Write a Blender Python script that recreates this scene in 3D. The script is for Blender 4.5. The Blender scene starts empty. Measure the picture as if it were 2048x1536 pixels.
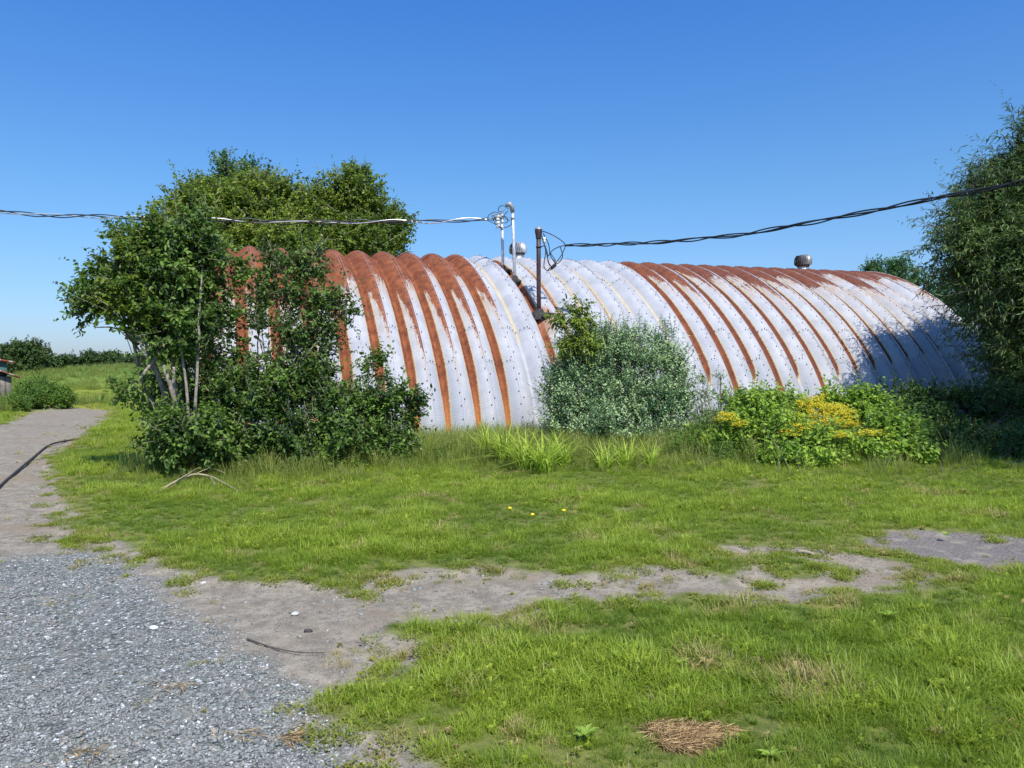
import bpy, math
import numpy as np
from mathutils import Vector, Matrix

R = math.radians
rng = np.random.default_rng(11)
scn = bpy.context.scene
COL = scn.collection

# ------------------------------------------------------------------ camera
F_PX, HOR, ROLL, CAM_H = 1568.4, 736.4, R(-0.694), 1.392
pit = math.atan((HOR - 768) / F_PX)
Fw = np.array([0, math.cos(pit), math.sin(pit)])
R0 = np.array([1.0, 0, 0]); U0 = np.array([0, -math.sin(pit), math.cos(pit)])
Rt = math.cos(ROLL) * R0 + math.sin(ROLL) * U0
Up = -math.sin(ROLL) * R0 + math.cos(ROLL) * U0
CAM = np.array([0, 0, CAM_H])
cd = bpy.data.cameras.new('camera'); cam = bpy.data.objects.new('camera', cd); COL.objects.link(cam)
cd.sensor_width = 36; cd.lens = 36 * F_PX / 2048; cd.clip_end = 6000; cd.clip_start = 0.05
cam.matrix_world = Matrix(((Rt[0], Up[0], -Fw[0], 0), (Rt[1], Up[1], -Fw[1], 0), (Rt[2], Up[2], -Fw[2], CAM_H), (0, 0, 0, 1)))
scn.camera = cam

# ------------------------------------------------------------------ light
SUN_AZ, SUN_EL = 157.0, 54.0          # azimuth clockwise from +Y
sdir = np.array([math.sin(R(SUN_AZ)) * math.cos(R(SUN_EL)), math.cos(R(SUN_AZ)) * math.cos(R(SUN_EL)), math.sin(R(SUN_EL))])
w = bpy.data.worlds.new('World'); scn.world = w; w.use_nodes = True
nt = w.node_tree; nt.nodes.clear()
sky = nt.nodes.new('ShaderNodeTexSky'); sky.sky_type = 'NISHITA'; sky.sun_disc = False
sky.sun_elevation = R(SUN_EL); sky.sun_rotation = R(SUN_AZ)
sky.air_density = 1.0; sky.dust_density = 1.0; sky.ozone_density = 8.0; sky.altitude = 0
bg = nt.nodes.new('ShaderNodeBackground'); bg.inputs[1].default_value = 0.105
wo = nt.nodes.new('ShaderNodeOutputWorld')
tc_ = nt.nodes.new('ShaderNodeTexCoord'); sx_ = nt.nodes.new('ShaderNodeSeparateXYZ'); nt.links.new(tc_.outputs['Generated'], sx_.inputs[0])
cr_ = nt.nodes.new('ShaderNodeValToRGB'); nt.links.new(sx_.outputs['Z'], cr_.inputs[0]); e0, e1 = cr_.color_ramp.elements
e0.position = .0; e0.color = (.64, .63, .72, 1); e1.position = .44; e1.color = (.31, .61, .90, 1); em = cr_.color_ramp.elements.new(.21); em.color = (.49, .66, .73, 1)
mx_ = nt.nodes.new('ShaderNodeVectorMath'); mx_.operation = 'MULTIPLY'; nt.links.new(sky.outputs[0], mx_.inputs[0]); nt.links.new(cr_.outputs[0], mx_.inputs[1])
m2_ = nt.nodes.new('ShaderNodeVectorMath'); m2_.operation = 'SCALE'; m2_.inputs['Scale'].default_value = 1.85; nt.links.new(mx_.outputs[0], m2_.inputs[0])
nt.links.new(m2_.outputs[0], bg.inputs[0]); nt.links.new(bg.outputs[0], wo.inputs[0])
sl = bpy.data.lights.new('sun', 'SUN'); sl.energy = 5.0; sl.angle = R(0.5); sl.color = (1.0, 0.945, 0.83)
so = bpy.data.objects.new('sun', sl); COL.objects.link(so)
so.rotation_euler = Vector(sdir).to_track_quat('Z', 'Y').to_euler(); so.location = (10, -10, 20)
vs = scn.view_settings; vs.view_transform = 'Standard'; vs.look = 'None'; vs.exposure = 0.24; vs.gamma = 1.0
vs.use_curve_mapping = False
scn.cycles.max_bounces = 6; scn.cycles.transparent_max_bounces = 8

# ------------------------------------------------------------------ helpers
def ray(x, y): return Fw + (x - 1024) / F_PX * Rt - (y - 768) / F_PX * Up
def G(x, y, z=0.0):
    d = ray(x, y); k = (z - CAM_H) / d[2]; return CAM + k * d
def W(x, y, Y):
    d = ray(x, y); return CAM + d * (Y / d[1])

def tag(o, label=None, cat=None, group=None, kind=None):
    if label: o['label'] = label
    if cat: o['category'] = cat
    if group: o['group'] = group
    if kind: o['kind'] = kind
    return o
def empty(name, loc, parent=None):
    o = bpy.data.objects.new(name, None); o.location = [float(c) for c in loc]; o.empty_display_size = .2
    COL.objects.link(o)
    if parent: o.parent = parent
    return o

def mesh_data(name, V, faces, attrs=None, mat=None, smooth=False):
    """faces: list of int arrays (n,k)"""
    me = bpy.data.meshes.new(name)
    V = np.ascontiguousarray(V, dtype=np.float32)
    faces = [np.asarray(f, dtype=np.int32) for f in faces if len(f)]
    loops = np.concatenate([f.ravel() for f in faces]); tot = np.concatenate([np.full(len(f), f.shape[1], np.int32) for f in faces])
    start = np.r_[0, np.cumsum(tot)[:-1]].astype(np.int32)
    me.vertices.add(len(V)); me.vertices.foreach_set('co', V.ravel())
    me.loops.add(len(loops)); me.loops.foreach_set('vertex_index', loops)
    me.polygons.add(len(tot)); me.polygons.foreach_set('loop_start', start); me.polygons.foreach_set('loop_total', tot)
    me.update(calc_edges=True)
    for k, a in (attrs or {}).items():
        at = me.attributes.new(k, 'FLOAT', 'POINT'); at.data.foreach_set('value', np.ascontiguousarray(a, dtype=np.float32))
    if smooth: me.polygons.foreach_set('use_smooth', np.ones(len(tot), bool))
    if mat: me.materials.append(mat)
    return me
def link(name, me, parent=None, loc=None):
    o = bpy.data.objects.new(name, me); COL.objects.link(o)
    if parent is not None: o.parent = parent
    if loc is not None: o.location = [float(c) for c in loc]
    return o

class MB:
    def __init__(s): s.v = []; s.q = []; s.t = []; s.n = 0
    def add(s, V, quads=None, tris=None):
        V = np.asarray(V, float).reshape(-1, 3)
        if quads is not None and len(quads): s.q.append(np.asarray(quads) + s.n)
        if tris is not None and len(tris): s.t.append(np.asarray(tris) + s.n)
        s.v.append(V); s.n += len(V)
    def tube(s, P, r, sides=6, cap=True):
        P = np.asarray(P, float); m = len(P); r = np.broadcast_to(np.asarray(r, float), (m,))
        T = np.gradient(P, axis=0); T /= np.linalg.norm(T, axis=1)[:, None] + 1e-9
        ref = np.array([0, 0, 1.0]) if abs(T[:, 2]).mean() < .8 else np.array([1.0, 0, 0])
        A = np.cross(T, ref); A /= np.linalg.norm(A, axis=1)[:, None] + 1e-9; B = np.cross(T, A)
        an = np.arange(sides) * 2 * np.pi / sides
        V = P[:, None, :] + r[:, None, None] * (np.cos(an)[None, :, None] * A[:, None, :] + np.sin(an)[None, :, None] * B[:, None, :])
        i = np.arange(m - 1)[:, None] * sides; j = np.arange(sides)[None, :]; j2 = (j + 1) % sides
        Q = np.stack([i + j, i + j2, i + sides + j2, i + sides + j], -1).reshape(-1, 4)
        V = V.reshape(-1, 3); tr = None
        if cap:
            V = np.vstack([V, P[0], P[-1]]); k = m * sides; jj = np.arange(sides); jn = (jj + 1) % sides
            tr = np.vstack([np.stack([jn, jj, np.full(sides, k)], 1), np.stack([(m - 1) * sides + jj, (m - 1) * sides + jn, np.full(sides, k + 1)], 1)])
        s.add(V, Q, tr)
    def box(s, c, size, M=None):
        c = np.asarray(c, float); h = np.asarray(size, float) / 2
        V = np.array([[x, y, z] for x in (-1, 1) for y in (-1, 1) for z in (-1, 1)]) * h
        if M is not None: V = V @ np.asarray(M).T
        s.add(V + c, [[0, 1, 3, 2], [4, 6, 7, 5], [0, 4, 5, 1], [2, 3, 7, 6], [0, 2, 6, 4], [1, 5, 7, 3]])
    def lathe(s, prof, c, sides=24, M=None):
        prof = np.asarray(prof, float); m = len(prof); an = np.arange(sides) * 2 * np.pi / sides
        V = np.stack([prof[:, 0][:, None] * np.cos(an), prof[:, 0][:, None] * np.sin(an), np.repeat(prof[:, 1][:, None], sides, 1)], -1).reshape(-1, 3)
        if M is not None: V = V @ np.asarray(M).T
        i = np.arange(m - 1)[:, None] * sides; j = np.arange(sides)[None, :]; j2 = (j + 1) % sides
        s.add(V + np.asarray(c, float), np.stack([i + j, i + j2, i + sides + j2, i + sides + j], -1).reshape(-1, 4))
    def me(s, name, mat, smooth=False, attrs=None):
        f = []
        if s.q: f.append(np.vstack(s.q))
        if s.t: f.append(np.vstack(s.t))
        return mesh_data(name, np.vstack(s.v), f, attrs, mat, smooth)
    def build(s, name, mat, parent=None, smooth=False, loc=None): return link(name, s.me(name, mat, smooth), parent, loc)

def hash2(ix, iy, seed):
    h = np.sin(ix * 127.1 + iy * 311.7 + seed * 74.7) * 43758.5453
    return h - np.floor(h)
def vnoise(x, y, seed=0):
    ix = np.floor(x); iy = np.floor(y); fx = x - ix; fy = y - iy
    fx = fx * fx * (3 - 2 * fx); fy = fy * fy * (3 - 2 * fy)
    a = hash2(ix, iy, seed); b = hash2(ix + 1, iy, seed); c = hash2(ix, iy + 1, seed); d = hash2(ix + 1, iy + 1, seed)
    return (a * (1 - fx) + b * fx) * (1 - fy) + (c * (1 - fx) + d * fx) * fy
def fbm(x, y, seed=0, o=4):
    r = 0; a = .5; t = 0
    for k in range(o):
        r = r + a * vnoise(x * 2 ** k, y * 2 ** k, seed + k * 7); t += a; a *= .5
    return r / t
def norm(a): return a / (np.linalg.norm(a, axis=-1, keepdims=True) + 1e-9)
def smooth01(x, a, b): t = np.clip((x - a) / (b - a), 0, 1); return t * t * (3 - 2 * t)
def spline(P, n):
    P = np.asarray(P, float); m = len(P); t = np.linspace(0, m - 1 - 1e-6, n); i = t.astype(int); f = (t - i)[:, None]
    g = lambda k: P[np.clip(k, 0, m - 1)]
    p0, p1, p2, p3 = g(i - 1), g(i), g(i + 1), g(i + 2)
    return .5 * ((2 * p1) + (-p0 + p2) * f + (2 * p0 - 5 * p1 + 4 * p2 - p3) * f ** 2 + (-p0 + 3 * p1 - 3 * p2 + p3) * f ** 3)

# ------------------------------------------------------------------ material helpers
class NT:
    def __init__(s, name):
        s.m = bpy.data.materials.new(name); s.m.use_nodes = True; s.t = s.m.node_tree; s.t.nodes.clear()
        s.out = s.n('ShaderNodeOutputMaterial'); s.b = s.n('ShaderNodeBsdfPrincipled'); s.l(s.b.outputs[0], s.out.inputs[0])
    def n(s, typ, **kw):
        n = s.t.nodes.new(typ)
        for k, v in kw.items(): setattr(n, k, v)
        return n
    def l(s, a, b): s.t.links.new(a, b)
    def val(s, sock, v):
        if hasattr(v, 'default_value') or hasattr(v, 'is_linked'): s.l(v, sock)
        else: sock.default_value = v
    def attr(s, name, inst=False):
        n = s.n('ShaderNodeAttribute', attribute_name=name)
        if inst: n.attribute_type = 'INSTANCER'
        return n.outputs['Fac']
    def math(s, op, a, b=0.0, c=0.0, clamp=False):
        n = s.n('ShaderNodeMath', operation=op); n.use_clamp = clamp
        s.val(n.inputs[0], a); s.val(n.inputs[1], b)
        if op in ('MULTIPLY_ADD', 'SMOOTH_MIN', 'COMPARE'): s.val(n.inputs[2], c)
        return n.outputs[0]
    def step(s, v, lo, hi):
        n = s.n('ShaderNodeMapRange', interpolation_type='SMOOTHSTEP'); s.val(n.inputs['Value'], v)
        s.val(n.inputs['From Min'], lo); s.val(n.inputs['From Max'], hi); return n.outputs[0]
    def mix(s, f, a, b, blend='MIX'):
        n = s.n('ShaderNodeMix', data_type='RGBA', blend_type=blend); s.val(n.inputs[0], f)
        for i, v in ((6, a), (7, b)):
            if isinstance(v, tuple): n.inputs[i].default_value = (*v[:3], 1)
            else: s.l(v, n.inputs[i])
        return n.outputs[2]
    def pos(s): return s.n('ShaderNodeNewGeometry').outputs['Position']
    def noise(s, scale, detail=4, rough=.55, vec=None, dim='3D'):
        n = s.n('ShaderNodeTexNoise'); n.noise_dimensions = dim; s.l(vec if vec is not None else s.pos(), n.inputs['Vector'])
        n.inputs['Scale'].default_value = scale; n.inputs['Detail'].default_value = detail; n.inputs['Roughness'].default_value = rough
        return n.outputs[0]
    def bump(s, h, strength, dist, prev=None):
        n = s.n('ShaderNodeBump'); s.l(h, n.inputs['Height']); n.inputs['Strength'].default_value = strength; n.inputs['Distance'].default_value = dist
        if prev is not None: s.l(prev, n.inputs['Normal'])
        return n.outputs[0]

def simple(name, col, rough=.6, metal=0, var=.25, scale=8, bump=0.0, bscale=30):
    t = NT(name); c = tuple(col)
    n = t.noise(scale, 5)
    t.l(t.mix(t.step(n, .3, .7), tuple(x * (1 - var) for x in c), tuple(min(1, x * (1 + var)) for x in c)), t.b.inputs['Base Color'])
    t.b.inputs['Roughness'].default_value = rough; t.b.inputs['Metallic'].default_value = metal
    if bump: t.l(t.bump(t.noise(bscale, 4), bump, .01), t.b.inputs['Normal'])
    return t.m

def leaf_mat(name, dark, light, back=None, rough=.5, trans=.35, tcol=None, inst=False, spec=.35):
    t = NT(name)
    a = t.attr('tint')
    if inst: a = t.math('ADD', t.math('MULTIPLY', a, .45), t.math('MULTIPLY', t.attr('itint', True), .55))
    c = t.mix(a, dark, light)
    if inst:   # dry share
        c = t.mix(t.step(t.math('ADD', t.attr('idry', True), t.math('MULTIPLY', t.attr('tint'), .5)), .75, 1.05), c, (.42, .33, .15))
    if back is not None:
        g = t.n('ShaderNodeNewGeometry'); c = t.mix(g.outputs['Backfacing'], c, back)
    t.l(c, t.b.inputs['Base Color']); t.b.inputs['Roughness'].default_value = rough
    t.b.inputs['Specular IOR Level'].default_value = spec
    tr = t.n('ShaderNodeBsdfTranslucent'); tc = t.mix(.65, c, tcol or tuple(x * 1.6 for x in light)); t.l(tc, tr.inputs[0])
    mx = t.n('ShaderNodeMixShader'); mx.inputs[0].default_value = trans
    t.l(t.b.outputs[0], mx.inputs[1]); t.l(tr.outputs[0], mx.inputs[2]); t.l(mx.outputs[0], t.out.inputs[0])
    return t.m

M = {}
M['bark'] = simple('grey_bark', (.26, .225, .18), .9, 0, .35, 25, .6, 60)
M['bark_dark'] = simple('dark_bark', (.085, .065, .05), .9, 0, .35, 25, .6, 60)
M['stem'] = simple('green_stem', (.09, .12, .035), .7, 0, .3, 12)
M['stem_brown'] = simple('brown_stem', (.15, .10, .055), .8, 0, .3, 12)
M['deadwood'] = simple('dead_wood', (.36, .30, .21), .85, 0, .25, 20, .4, 60)
M['lilac'] = leaf_mat('lilac_leaf', (.016, .046, .010), (.15, .25, .04), trans=.28)
M['lilac_sunlit'] = leaf_mat('sunlit_lilac_leaf', (.06, .12, .012), (.19, .26, .025), trans=.35)  # second lilac tint: sunlight on some lobes put into the leaf colour
M['maple'] = leaf_mat('maple_leaf', (.035, .085, .010), (.23, .31, .035), trans=.3)
M['poplar'] = leaf_mat('poplar_leaf', (.04, .11, .035), (.10, .21, .06), trans=.3)
M['silver'] = leaf_mat('silver_leaf', (.05, .14, .045), (.43, .58, .26), back=(.48, .58, .37), trans=.12, tcol=(.3, .4, .2), rough=.55)
M['willow'] = leaf_mat('willow_leaf', (.018, .055, .010), (.115, .19, .03), back=(.15, .22, .10), trans=.2)
M['berry'] = leaf_mat('bramble_leaf', (.09, .20, .014), (.33, .47, .05), back=(.22, .32, .12), trans=.35)
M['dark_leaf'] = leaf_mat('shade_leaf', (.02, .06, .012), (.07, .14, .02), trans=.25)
M['far_leaf'] = leaf_mat('far_leaf', (.03, .07, .018), (.10, .16, .035), trans=.25)
M['goldenrod'] = leaf_mat('goldenrod_leaf', (.05, .12, .015), (.15, .26, .03), trans=.3)
M['flower'] = leaf_mat('goldenrod_flower', (.58, .48, .02), (.90, .78, .06), trans=.2, tcol=(.8, .7, .08))
M['lily'] = leaf_mat('daylily_leaf', (.12, .24, .02), (.50, .60, .08), trans=.35)
M['grass'] = leaf_mat('grass_blade', (.036, .100, .010), (.345, .435, .045), trans=.42, inst=True, rough=.5)
M['tall'] = leaf_mat('tall_grass_blade', (.09, .14, .02), (.36, .40, .09), trans=.35, inst=True)
M['straw'] = leaf_mat('straw', (.42, .29, .14), (.70, .52, .28), trans=.2, tcol=(.6, .4, .2))
M['weed'] = leaf_mat('weed_leaf', (.10, .20, .02), (.30, .42, .06), trans=.3)
M['dandelion'] = simple('dandelion_yellow', (.85, .62, .02), .7, 0, .1)
M['black'] = simple('black_cable_rubber', (.018, .018, .022), .45, 0, .2)
M['alu'] = simple('bare_aluminium_wire', (.62, .62, .64), .35, .6, .1)
M['galv'] = simple('galvanised_pipe', (.55, .57, .60), .45, .3, .18, 18)
M['darkpipe'] = simple('dark_painted_pipe', (.055, .028, .03), .5, .1, .35, 12)
M['cap'] = simple('grey_cap_metal', (.28, .29, .30), .5, .3, .2, 30)
M['tar'] = simple('roof_tar', (.035, .03, .028), .85, 0, .6, 14, .8, 30)
M['porcelain'] = simple('white_insulator', (.75, .73, .68), .3, 0, .1)
M['vent'] = simple('ventilator_metal', (.42, .42, .43), .42, .6, .3, 9)
M['vent_dark'] = simple('weathered_ventilator_metal', (.20, .19, .185), .5, .5, .4, 9)
M['hose'] = simple('dark_hose_rubber', (.03, .022, .018), .6, 0, .3)
M['bolt'] = simple('bolt_steel', (.09, .08, .085), .6, .2, .5, 4)

# ------------------------------------------------------------------ GROUND
POLY_BARE = [(-500, 845), (0, 850), (55, 830), (75, 812), (130, 809), (215, 822), (205, 838), (170, 866), (120, 897), (88, 922), (112, 958), (95, 985), (128, 1008), (150, 1030),
             (118, 1048), (150, 1075), (225, 1093), (300, 1128), (400, 1160), (470, 1166), (590, 1166), (650, 1180), (715, 1178), (740, 1158), (820, 1136), (900, 1141),
             (980, 1136), (1060, 1146), (1150, 1155), (1210, 1152), (1255, 1136), (1300, 1135), (1380, 1150), (1450, 1166), (1500, 1156), (1528, 1124), (1440, 1107),
             (1450, 1092), (1530, 1096), (1620, 1101), (1700, 1111), (1800, 1131), (1852, 1150), (1848, 1166), (1750, 1176), (1640, 1190), (1560, 1200), (1500, 1202),
             (1440, 1196), (1370, 1186), (1300, 1196), (1230, 1207), (1150, 1197), (1062, 1202), (1040, 1226), (1000, 1244), (880, 1240), (785, 1243), (768, 1260),
             (800, 1282), (850, 1290), (880, 1300), (822, 1322), (790, 1342), (730, 1357), (660, 1378), (640, 1402), (622, 1428), (680, 1456), (735, 1476), (775, 1510),
             (830, 1580), (900, 1800), (-1200, 1800), (-1500, 1000)]
POLY_GRAVEL = [(-900, 1090), (0, 1105), (150, 1092), (250, 1112), (330, 1150), (400, 1190), (480, 1250), (560, 1310), (620, 1345), (690, 1375), (640, 1402), (622, 1428), (680, 1456),
               (735, 1476), (775, 1510), (830, 1580), (900, 1800), (-1500, 1800)]
POLY_ASPH = [(1725, 1078), (1790, 1066), (1860, 1064), (1950, 1070), (2048, 1076), (2400, 1090), (2400, 1140), (2060, 1126), (1990, 1142), (1930, 1130), (1880, 1112), (1810, 1104), (1750, 1092)]
POLY_ISLE = [(1530, 1125), (1560, 1115), (1620, 1120), (1642, 1140), (1620, 1156), (1570, 1155), (1535, 1145)]
topoly = lambda P: np.array([G(x, y)[:2] for x, y in P])
def sdf(x, y, P):
    """negative inside"""
    x = x.ravel(); y = y.ravel(); d = np.full(x.shape, 1e9); ins = np.zeros(x.shape, bool); n = len(P)
    for i in range(n):
        ax, ay = P[i]; bx, by = P[(i + 1) % n]; ex, ey = bx - ax, by - ay
        t = np.clip(((x - ax) * ex + (y - ay) * ey) / (ex * ex + ey * ey + 1e-12), 0, 1)
        d = np.minimum(d, (x - ax - t * ex) ** 2 + (y - ay - t * ey) ** 2)
        c = (ay > y) != (by > y)
        ins ^= c & (x < (bx - ax) * (y - ay) / (by - ay + 1e-12) + ax)
    d = np.sqrt(d); return np.where(ins, -d, d)
PB, PG, PA, PI = map(topoly, (POLY_BARE, POLY_GRAVEL, POLY_ASPH, POLY_ISLE))
def masks(x, y):
    wob = (fbm(x * 2.2, y * 2.2, 3) - .5) * .22 + (fbm(x * 9, y * 9, 5) - .5) * .16 - .05
    bare = sdf(x, y, PB) + wob; isle = sdf(x, y, PI) + wob * .6
    bare = np.maximum(bare, -isle)
    grav = sdf(x, y, PG) + (fbm(x * 3, y * 3, 9) - .5) * .35
    asph = sdf(x, y, PA) + wob * .7
    return bare, np.maximum(grav, bare), asph
def height(x, y):
    z = (fbm(x * .9, y * .9, 21) - .5) * .05 * smooth01(np.hypot(x, y), 1, 4)
    z = z + 1.75 * np.exp(-(((x + 30) / 15) ** 2 + ((y - 62) / 9) ** 2)) + .7 * np.exp(-(((x + 14) / 12) ** 2 + ((y - 66) / 8) ** 2))
    far = smooth01(np.hypot(x, y), 90, 900)
    return z + far * (fbm(x * .004, y * .004, 4) - .5) * 3
def axis(dense0, dense1, step, lim0, lim1):
    c = list(np.arange(dense0, dense1, step)); s = step
    while c[-1] < lim1: s *= 1.13; c.append(c[-1] + s)
    s = step; lo = [dense0]
    while lo[-1] > lim0: s *= 1.13; lo.append(lo[-1] - s)
    return np.array(sorted(lo[1:]) + c)
gx = axis(-7.5, 8.0, .055, -2500, 2500); gy = axis(2.2, 13.0, .055, -60, 4000)
X, Y = np.meshgrid(gx, gy); x = X.ravel(); y = Y.ravel()
bare, grav, asph = masks(x, y)
hz = height(x, y)
sunk = -.03 * smooth01(-bare, 0, .12)
hz = hz + sunk - .03 * smooth01(-asph, 0, .1)
hz = hz + (fbm(x * 14, y * 14, 31) - .5) * .018 * (np.hypot(x, y) < 25)
nx, ny = len(gx), len(gy)
idx = np.arange(nx * ny).reshape(ny, nx)
Q = np.stack([idx[:-1, :-1], idx[:-1, 1:], idx[1:, 1:], idx[1:, :-1]], -1).reshape(-1, 4)
att = dict(bare=bare, grav=grav, asph=asph)

def ground_mat():
    t = NT('ground_surface'); p = t.pos()
    fine = t.noise(60, 6, .65); mid = t.noise(7, 5, .6); big = t.noise(.9, 4); speck = t.noise(170, 3, .7)
    soil = t.mix(t.step(mid, .35, .65), (.085, .115, .022), (.17, .19, .045))
    soil = t.mix(t.step(fine, .5, .72), soil, (.20, .15, .075))
    gfar = t.mix(t.step(big, .35, .65), (.15, .20, .025), (.34, .32, .05))
    sep = t.n('ShaderNodeSeparateXYZ'); t.l(p, sep.inputs[0])
    yy = sep.outputs['Y']
    soil = t.mix(t.step(yy, 16., 34.), soil, t.mix(t.step(yy, 45., 60.), t.mix(t.step(mid, .4, .65), gfar, (.22, .27, .03)), t.mix(t.step(mid, .35, .7), (.08, .16, .03), (.14, .22, .035))))
    dirt = t.mix(t.step(mid, .3, .7), (.19, .16, .12), (.35, .30, .23))
    dirt = t.mix(t.step(t.noise(22, 5, .7), .47, .66), dirt, (.165, .14, .11))
    dirt = t.mix(t.step(speck, .55, .7), dirt, (.44, .41, .37)); dirt = t.mix(t.step(speck, .47, .33), dirt, (.13, .115, .10))
    dirt = t.mix(t.step(big, .5, .68), dirt, (.24, .19, .135))
    v = t.n('ShaderNodeTexVoronoi'); v.inputs['Scale'].default_value = 62; t.l(p, v.inputs['Vector'])
    sepc = t.n('ShaderNodeSeparateColor'); t.l(v.outputs['Color'], sepc.inputs[0])
    gv = t.mix(sepc.outputs[0], (.07, .078, .072), (.25, .26, .24)); gv = t.mix(t.step(sepc.outputs[1], .9, .97), gv, (.6, .61, .61))
    gv = t.mix(t.step(mid, .52, .70), gv, (.25, .235, .205))
    asp = t.mix(t.step(fine, .4, .6), (.12, .105, .10), (.22, .195, .175)); asp = t.mix(t.step(mid, .5, .75), asp, (.30, .26, .21))
    bn = t.math('ADD', t.attr('bare'), t.math('MULTIPLY', t.math('SUBTRACT', fine, .5), .18))
    gn = t.math('ADD', t.attr('grav'), t.math('MULTIPLY', t.math('SUBTRACT', fine, .5), .5))
    c = t.mix(t.step(bn, .07, -.05), soil, dirt); c = t.mix(t.step(gn, .06, -.25), c, gv)
    c = t.mix(t.step(t.math('ADD', t.attr('asph'), t.math('MULTIPLY', t.math('SUBTRACT', fine, .5), .15)), .03, -.05), c, asp)
    t.l(c, t.b.inputs['Base Color']); t.b.inputs['Roughness'].default_value = .9; t.b.inputs['Specular IOR Level'].default_value = .2
    h = t.math('ADD', t.math('MULTIPLY', v.outputs['Distance'], t.step(gn, .06, -.25)), t.math('MULTIPLY', fine, .7))
    t.l(t.bump(h, .8, .015, None), t.b.inputs['Normal'])
    return t.m
GM = ground_mat()
V = np.stack([x, y, hz], 1)
fb = bare[Q].mean(1) < 0; fg = (grav[Q].mean(1) < -.08) & fb; fa = (asph[Q].mean(1) < 0) & ~fb
def sub(name, sel):
    q = Q[sel]; u, inv = np.unique(q, return_inverse=True)
    me = mesh_data(name, V[u], [inv.reshape(-1, 4)], {k: a[u] for k, a in att.items()}, GM, True)
    return tag(link(name, me), kind='structure')
sub('ground', ~fb & ~fa)
sub('gravel_driveway', fg); sub('dirt_path', fb & ~fg); sub('old_asphalt', fa)

# ------------------------------------------------------------------ instanced ground stuff
def scatter(name, pts, protos, scl, idx, rotz, extra, label=None, tilt=.12):
    coll = bpy.data.collections.new(name + '_prototypes')
    for p in protos: coll.objects.link(p)
    n = len(pts)
    me = bpy.data.meshes.new(name); me.vertices.add(n); me.vertices.foreach_set('co', np.ascontiguousarray(pts, np.float32).ravel())
    a = me.attributes.new('iscl', 'FLOAT', 'POINT'); a.data.foreach_set('value', scl.astype(np.float32))
    a = me.attributes.new('iidx', 'INT', 'POINT'); a.data.foreach_set('value', idx.astype(np.int32))
    rot = np.stack([rng.normal(0, tilt, n), rng.normal(0, tilt, n), rotz], 1)
    a = me.attributes.new('irot', 'FLOAT_VECTOR', 'POINT'); a.data.foreach_set('vector', np.ascontiguousarray(rot, np.float32).ravel())
    for k, v in extra.items():
        a = me.attributes.new(k, 'FLOAT', 'POINT'); a.data.foreach_set('value', v.astype(np.float32))
    o = link(name, me); tag(o, kind='stuff')
    ng = bpy.data.node_groups.new(name + '_nodes', 'GeometryNodeTree')
    ng.interface.new_socket('Geometry', in_out='INPUT', socket_type='NodeSocketGeometry'); ng.interface.new_socket('Geometry', in_out='OUTPUT', socket_type='NodeSocketGeometry')
    gi = ng.nodes.new('NodeGroupInput'); go = ng.nodes.new('NodeGroupOutput')
    ci = ng.nodes.new('GeometryNodeCollectionInfo'); ci.inputs['Collection'].default_value = coll; ci.inputs['Separate Children'].default_value = True; ci.inputs['Reset Children'].default_value = True
    ip = ng.nodes.new('GeometryNodeInstanceOnPoints'); ip.inputs['Pick Instance'].default_value = True
    def na(nm, typ):
        k = ng.nodes.new('GeometryNodeInputNamedAttribute'); k.data_type = typ; k.inputs['Name'].default_value = nm
        return [s for s in k.outputs if s.enabled and s.name == 'Attribute'][0]
    m2p = ng.nodes.new('GeometryNodeMeshToPoints')
    ng.links.new(gi.outputs[0], m2p.inputs[0]); ng.links.new(m2p.outputs[0], ip.inputs['Points'])
    ng.links.new(ci.outputs[0], ip.inputs['Instance']); ng.links.new(na('iidx', 'INT'), ip.inputs['Instance Index'])
    e2r = ng.nodes.new('FunctionNodeEulerToRotation'); ng.links.new(na('irot', 'FLOAT_VECTOR'), e2r.inputs[0]); ng.links.new(e2r.outputs[0], ip.inputs['Rotation'])
    ng.links.new(na('iscl', 'FLOAT'), ip.inputs['Scale']); ng.links.new(ip.outputs[0], go.inputs[0])
    md = o.modifiers.new('scatter', 'NODES'); md.node_group = ng
    return o
def blades(n, spread, h0, h1, wd, lean, seed, segs=3):
    r = np.random.default_rng(seed)
    a = r.uniform(0, 2 * np.pi, n); rad = spread * np.sqrt(r.uniform(0, 1, n)); base = np.stack([rad * np.cos(a), rad * np.sin(a), np.full(n, -.01)], 1)
    la = a + r.normal(0, 1.2, n); L = r.uniform(h0, h1, n); ln = np.abs(r.normal(lean, lean * .5, n))
    d = np.stack([np.cos(la), np.sin(la)], 1); sd = np.stack([-d[:, 1], d[:, 0]], 1)
    V = []; T = []
    for k in range(segs + 1):
        f = k / segs; off = ln * L * f ** 1.8; z = L * f * np.sqrt(np.clip(1 - (ln * f ** .8) ** 2 * .5, .15, 1)) * (1 - .22 * ln * f * f)
        c = base + np.concatenate([d * off[:, None], z[:, None]], 1)
        wk = wd * (1 - f ** 1.6) * .5 + (0 if k == segs else wd * .06)
        V.append(c - np.concatenate([sd * wk, np.zeros((n, 1))], 1)); V.append(c + np.concatenate([sd * wk, np.zeros((n, 1))], 1))
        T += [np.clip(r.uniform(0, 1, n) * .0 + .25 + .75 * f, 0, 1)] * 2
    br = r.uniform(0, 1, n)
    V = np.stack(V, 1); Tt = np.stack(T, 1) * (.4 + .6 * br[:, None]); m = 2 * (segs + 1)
    b = np.arange(n)[:, None] * m
    q = np.concatenate([b + np.array([2 * k, 2 * k + 1, 2 * k + 3, 2 * k + 2]) for k in range(segs)], 0)
    return V.reshape(-1, 3), q, Tt.ravel()
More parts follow.
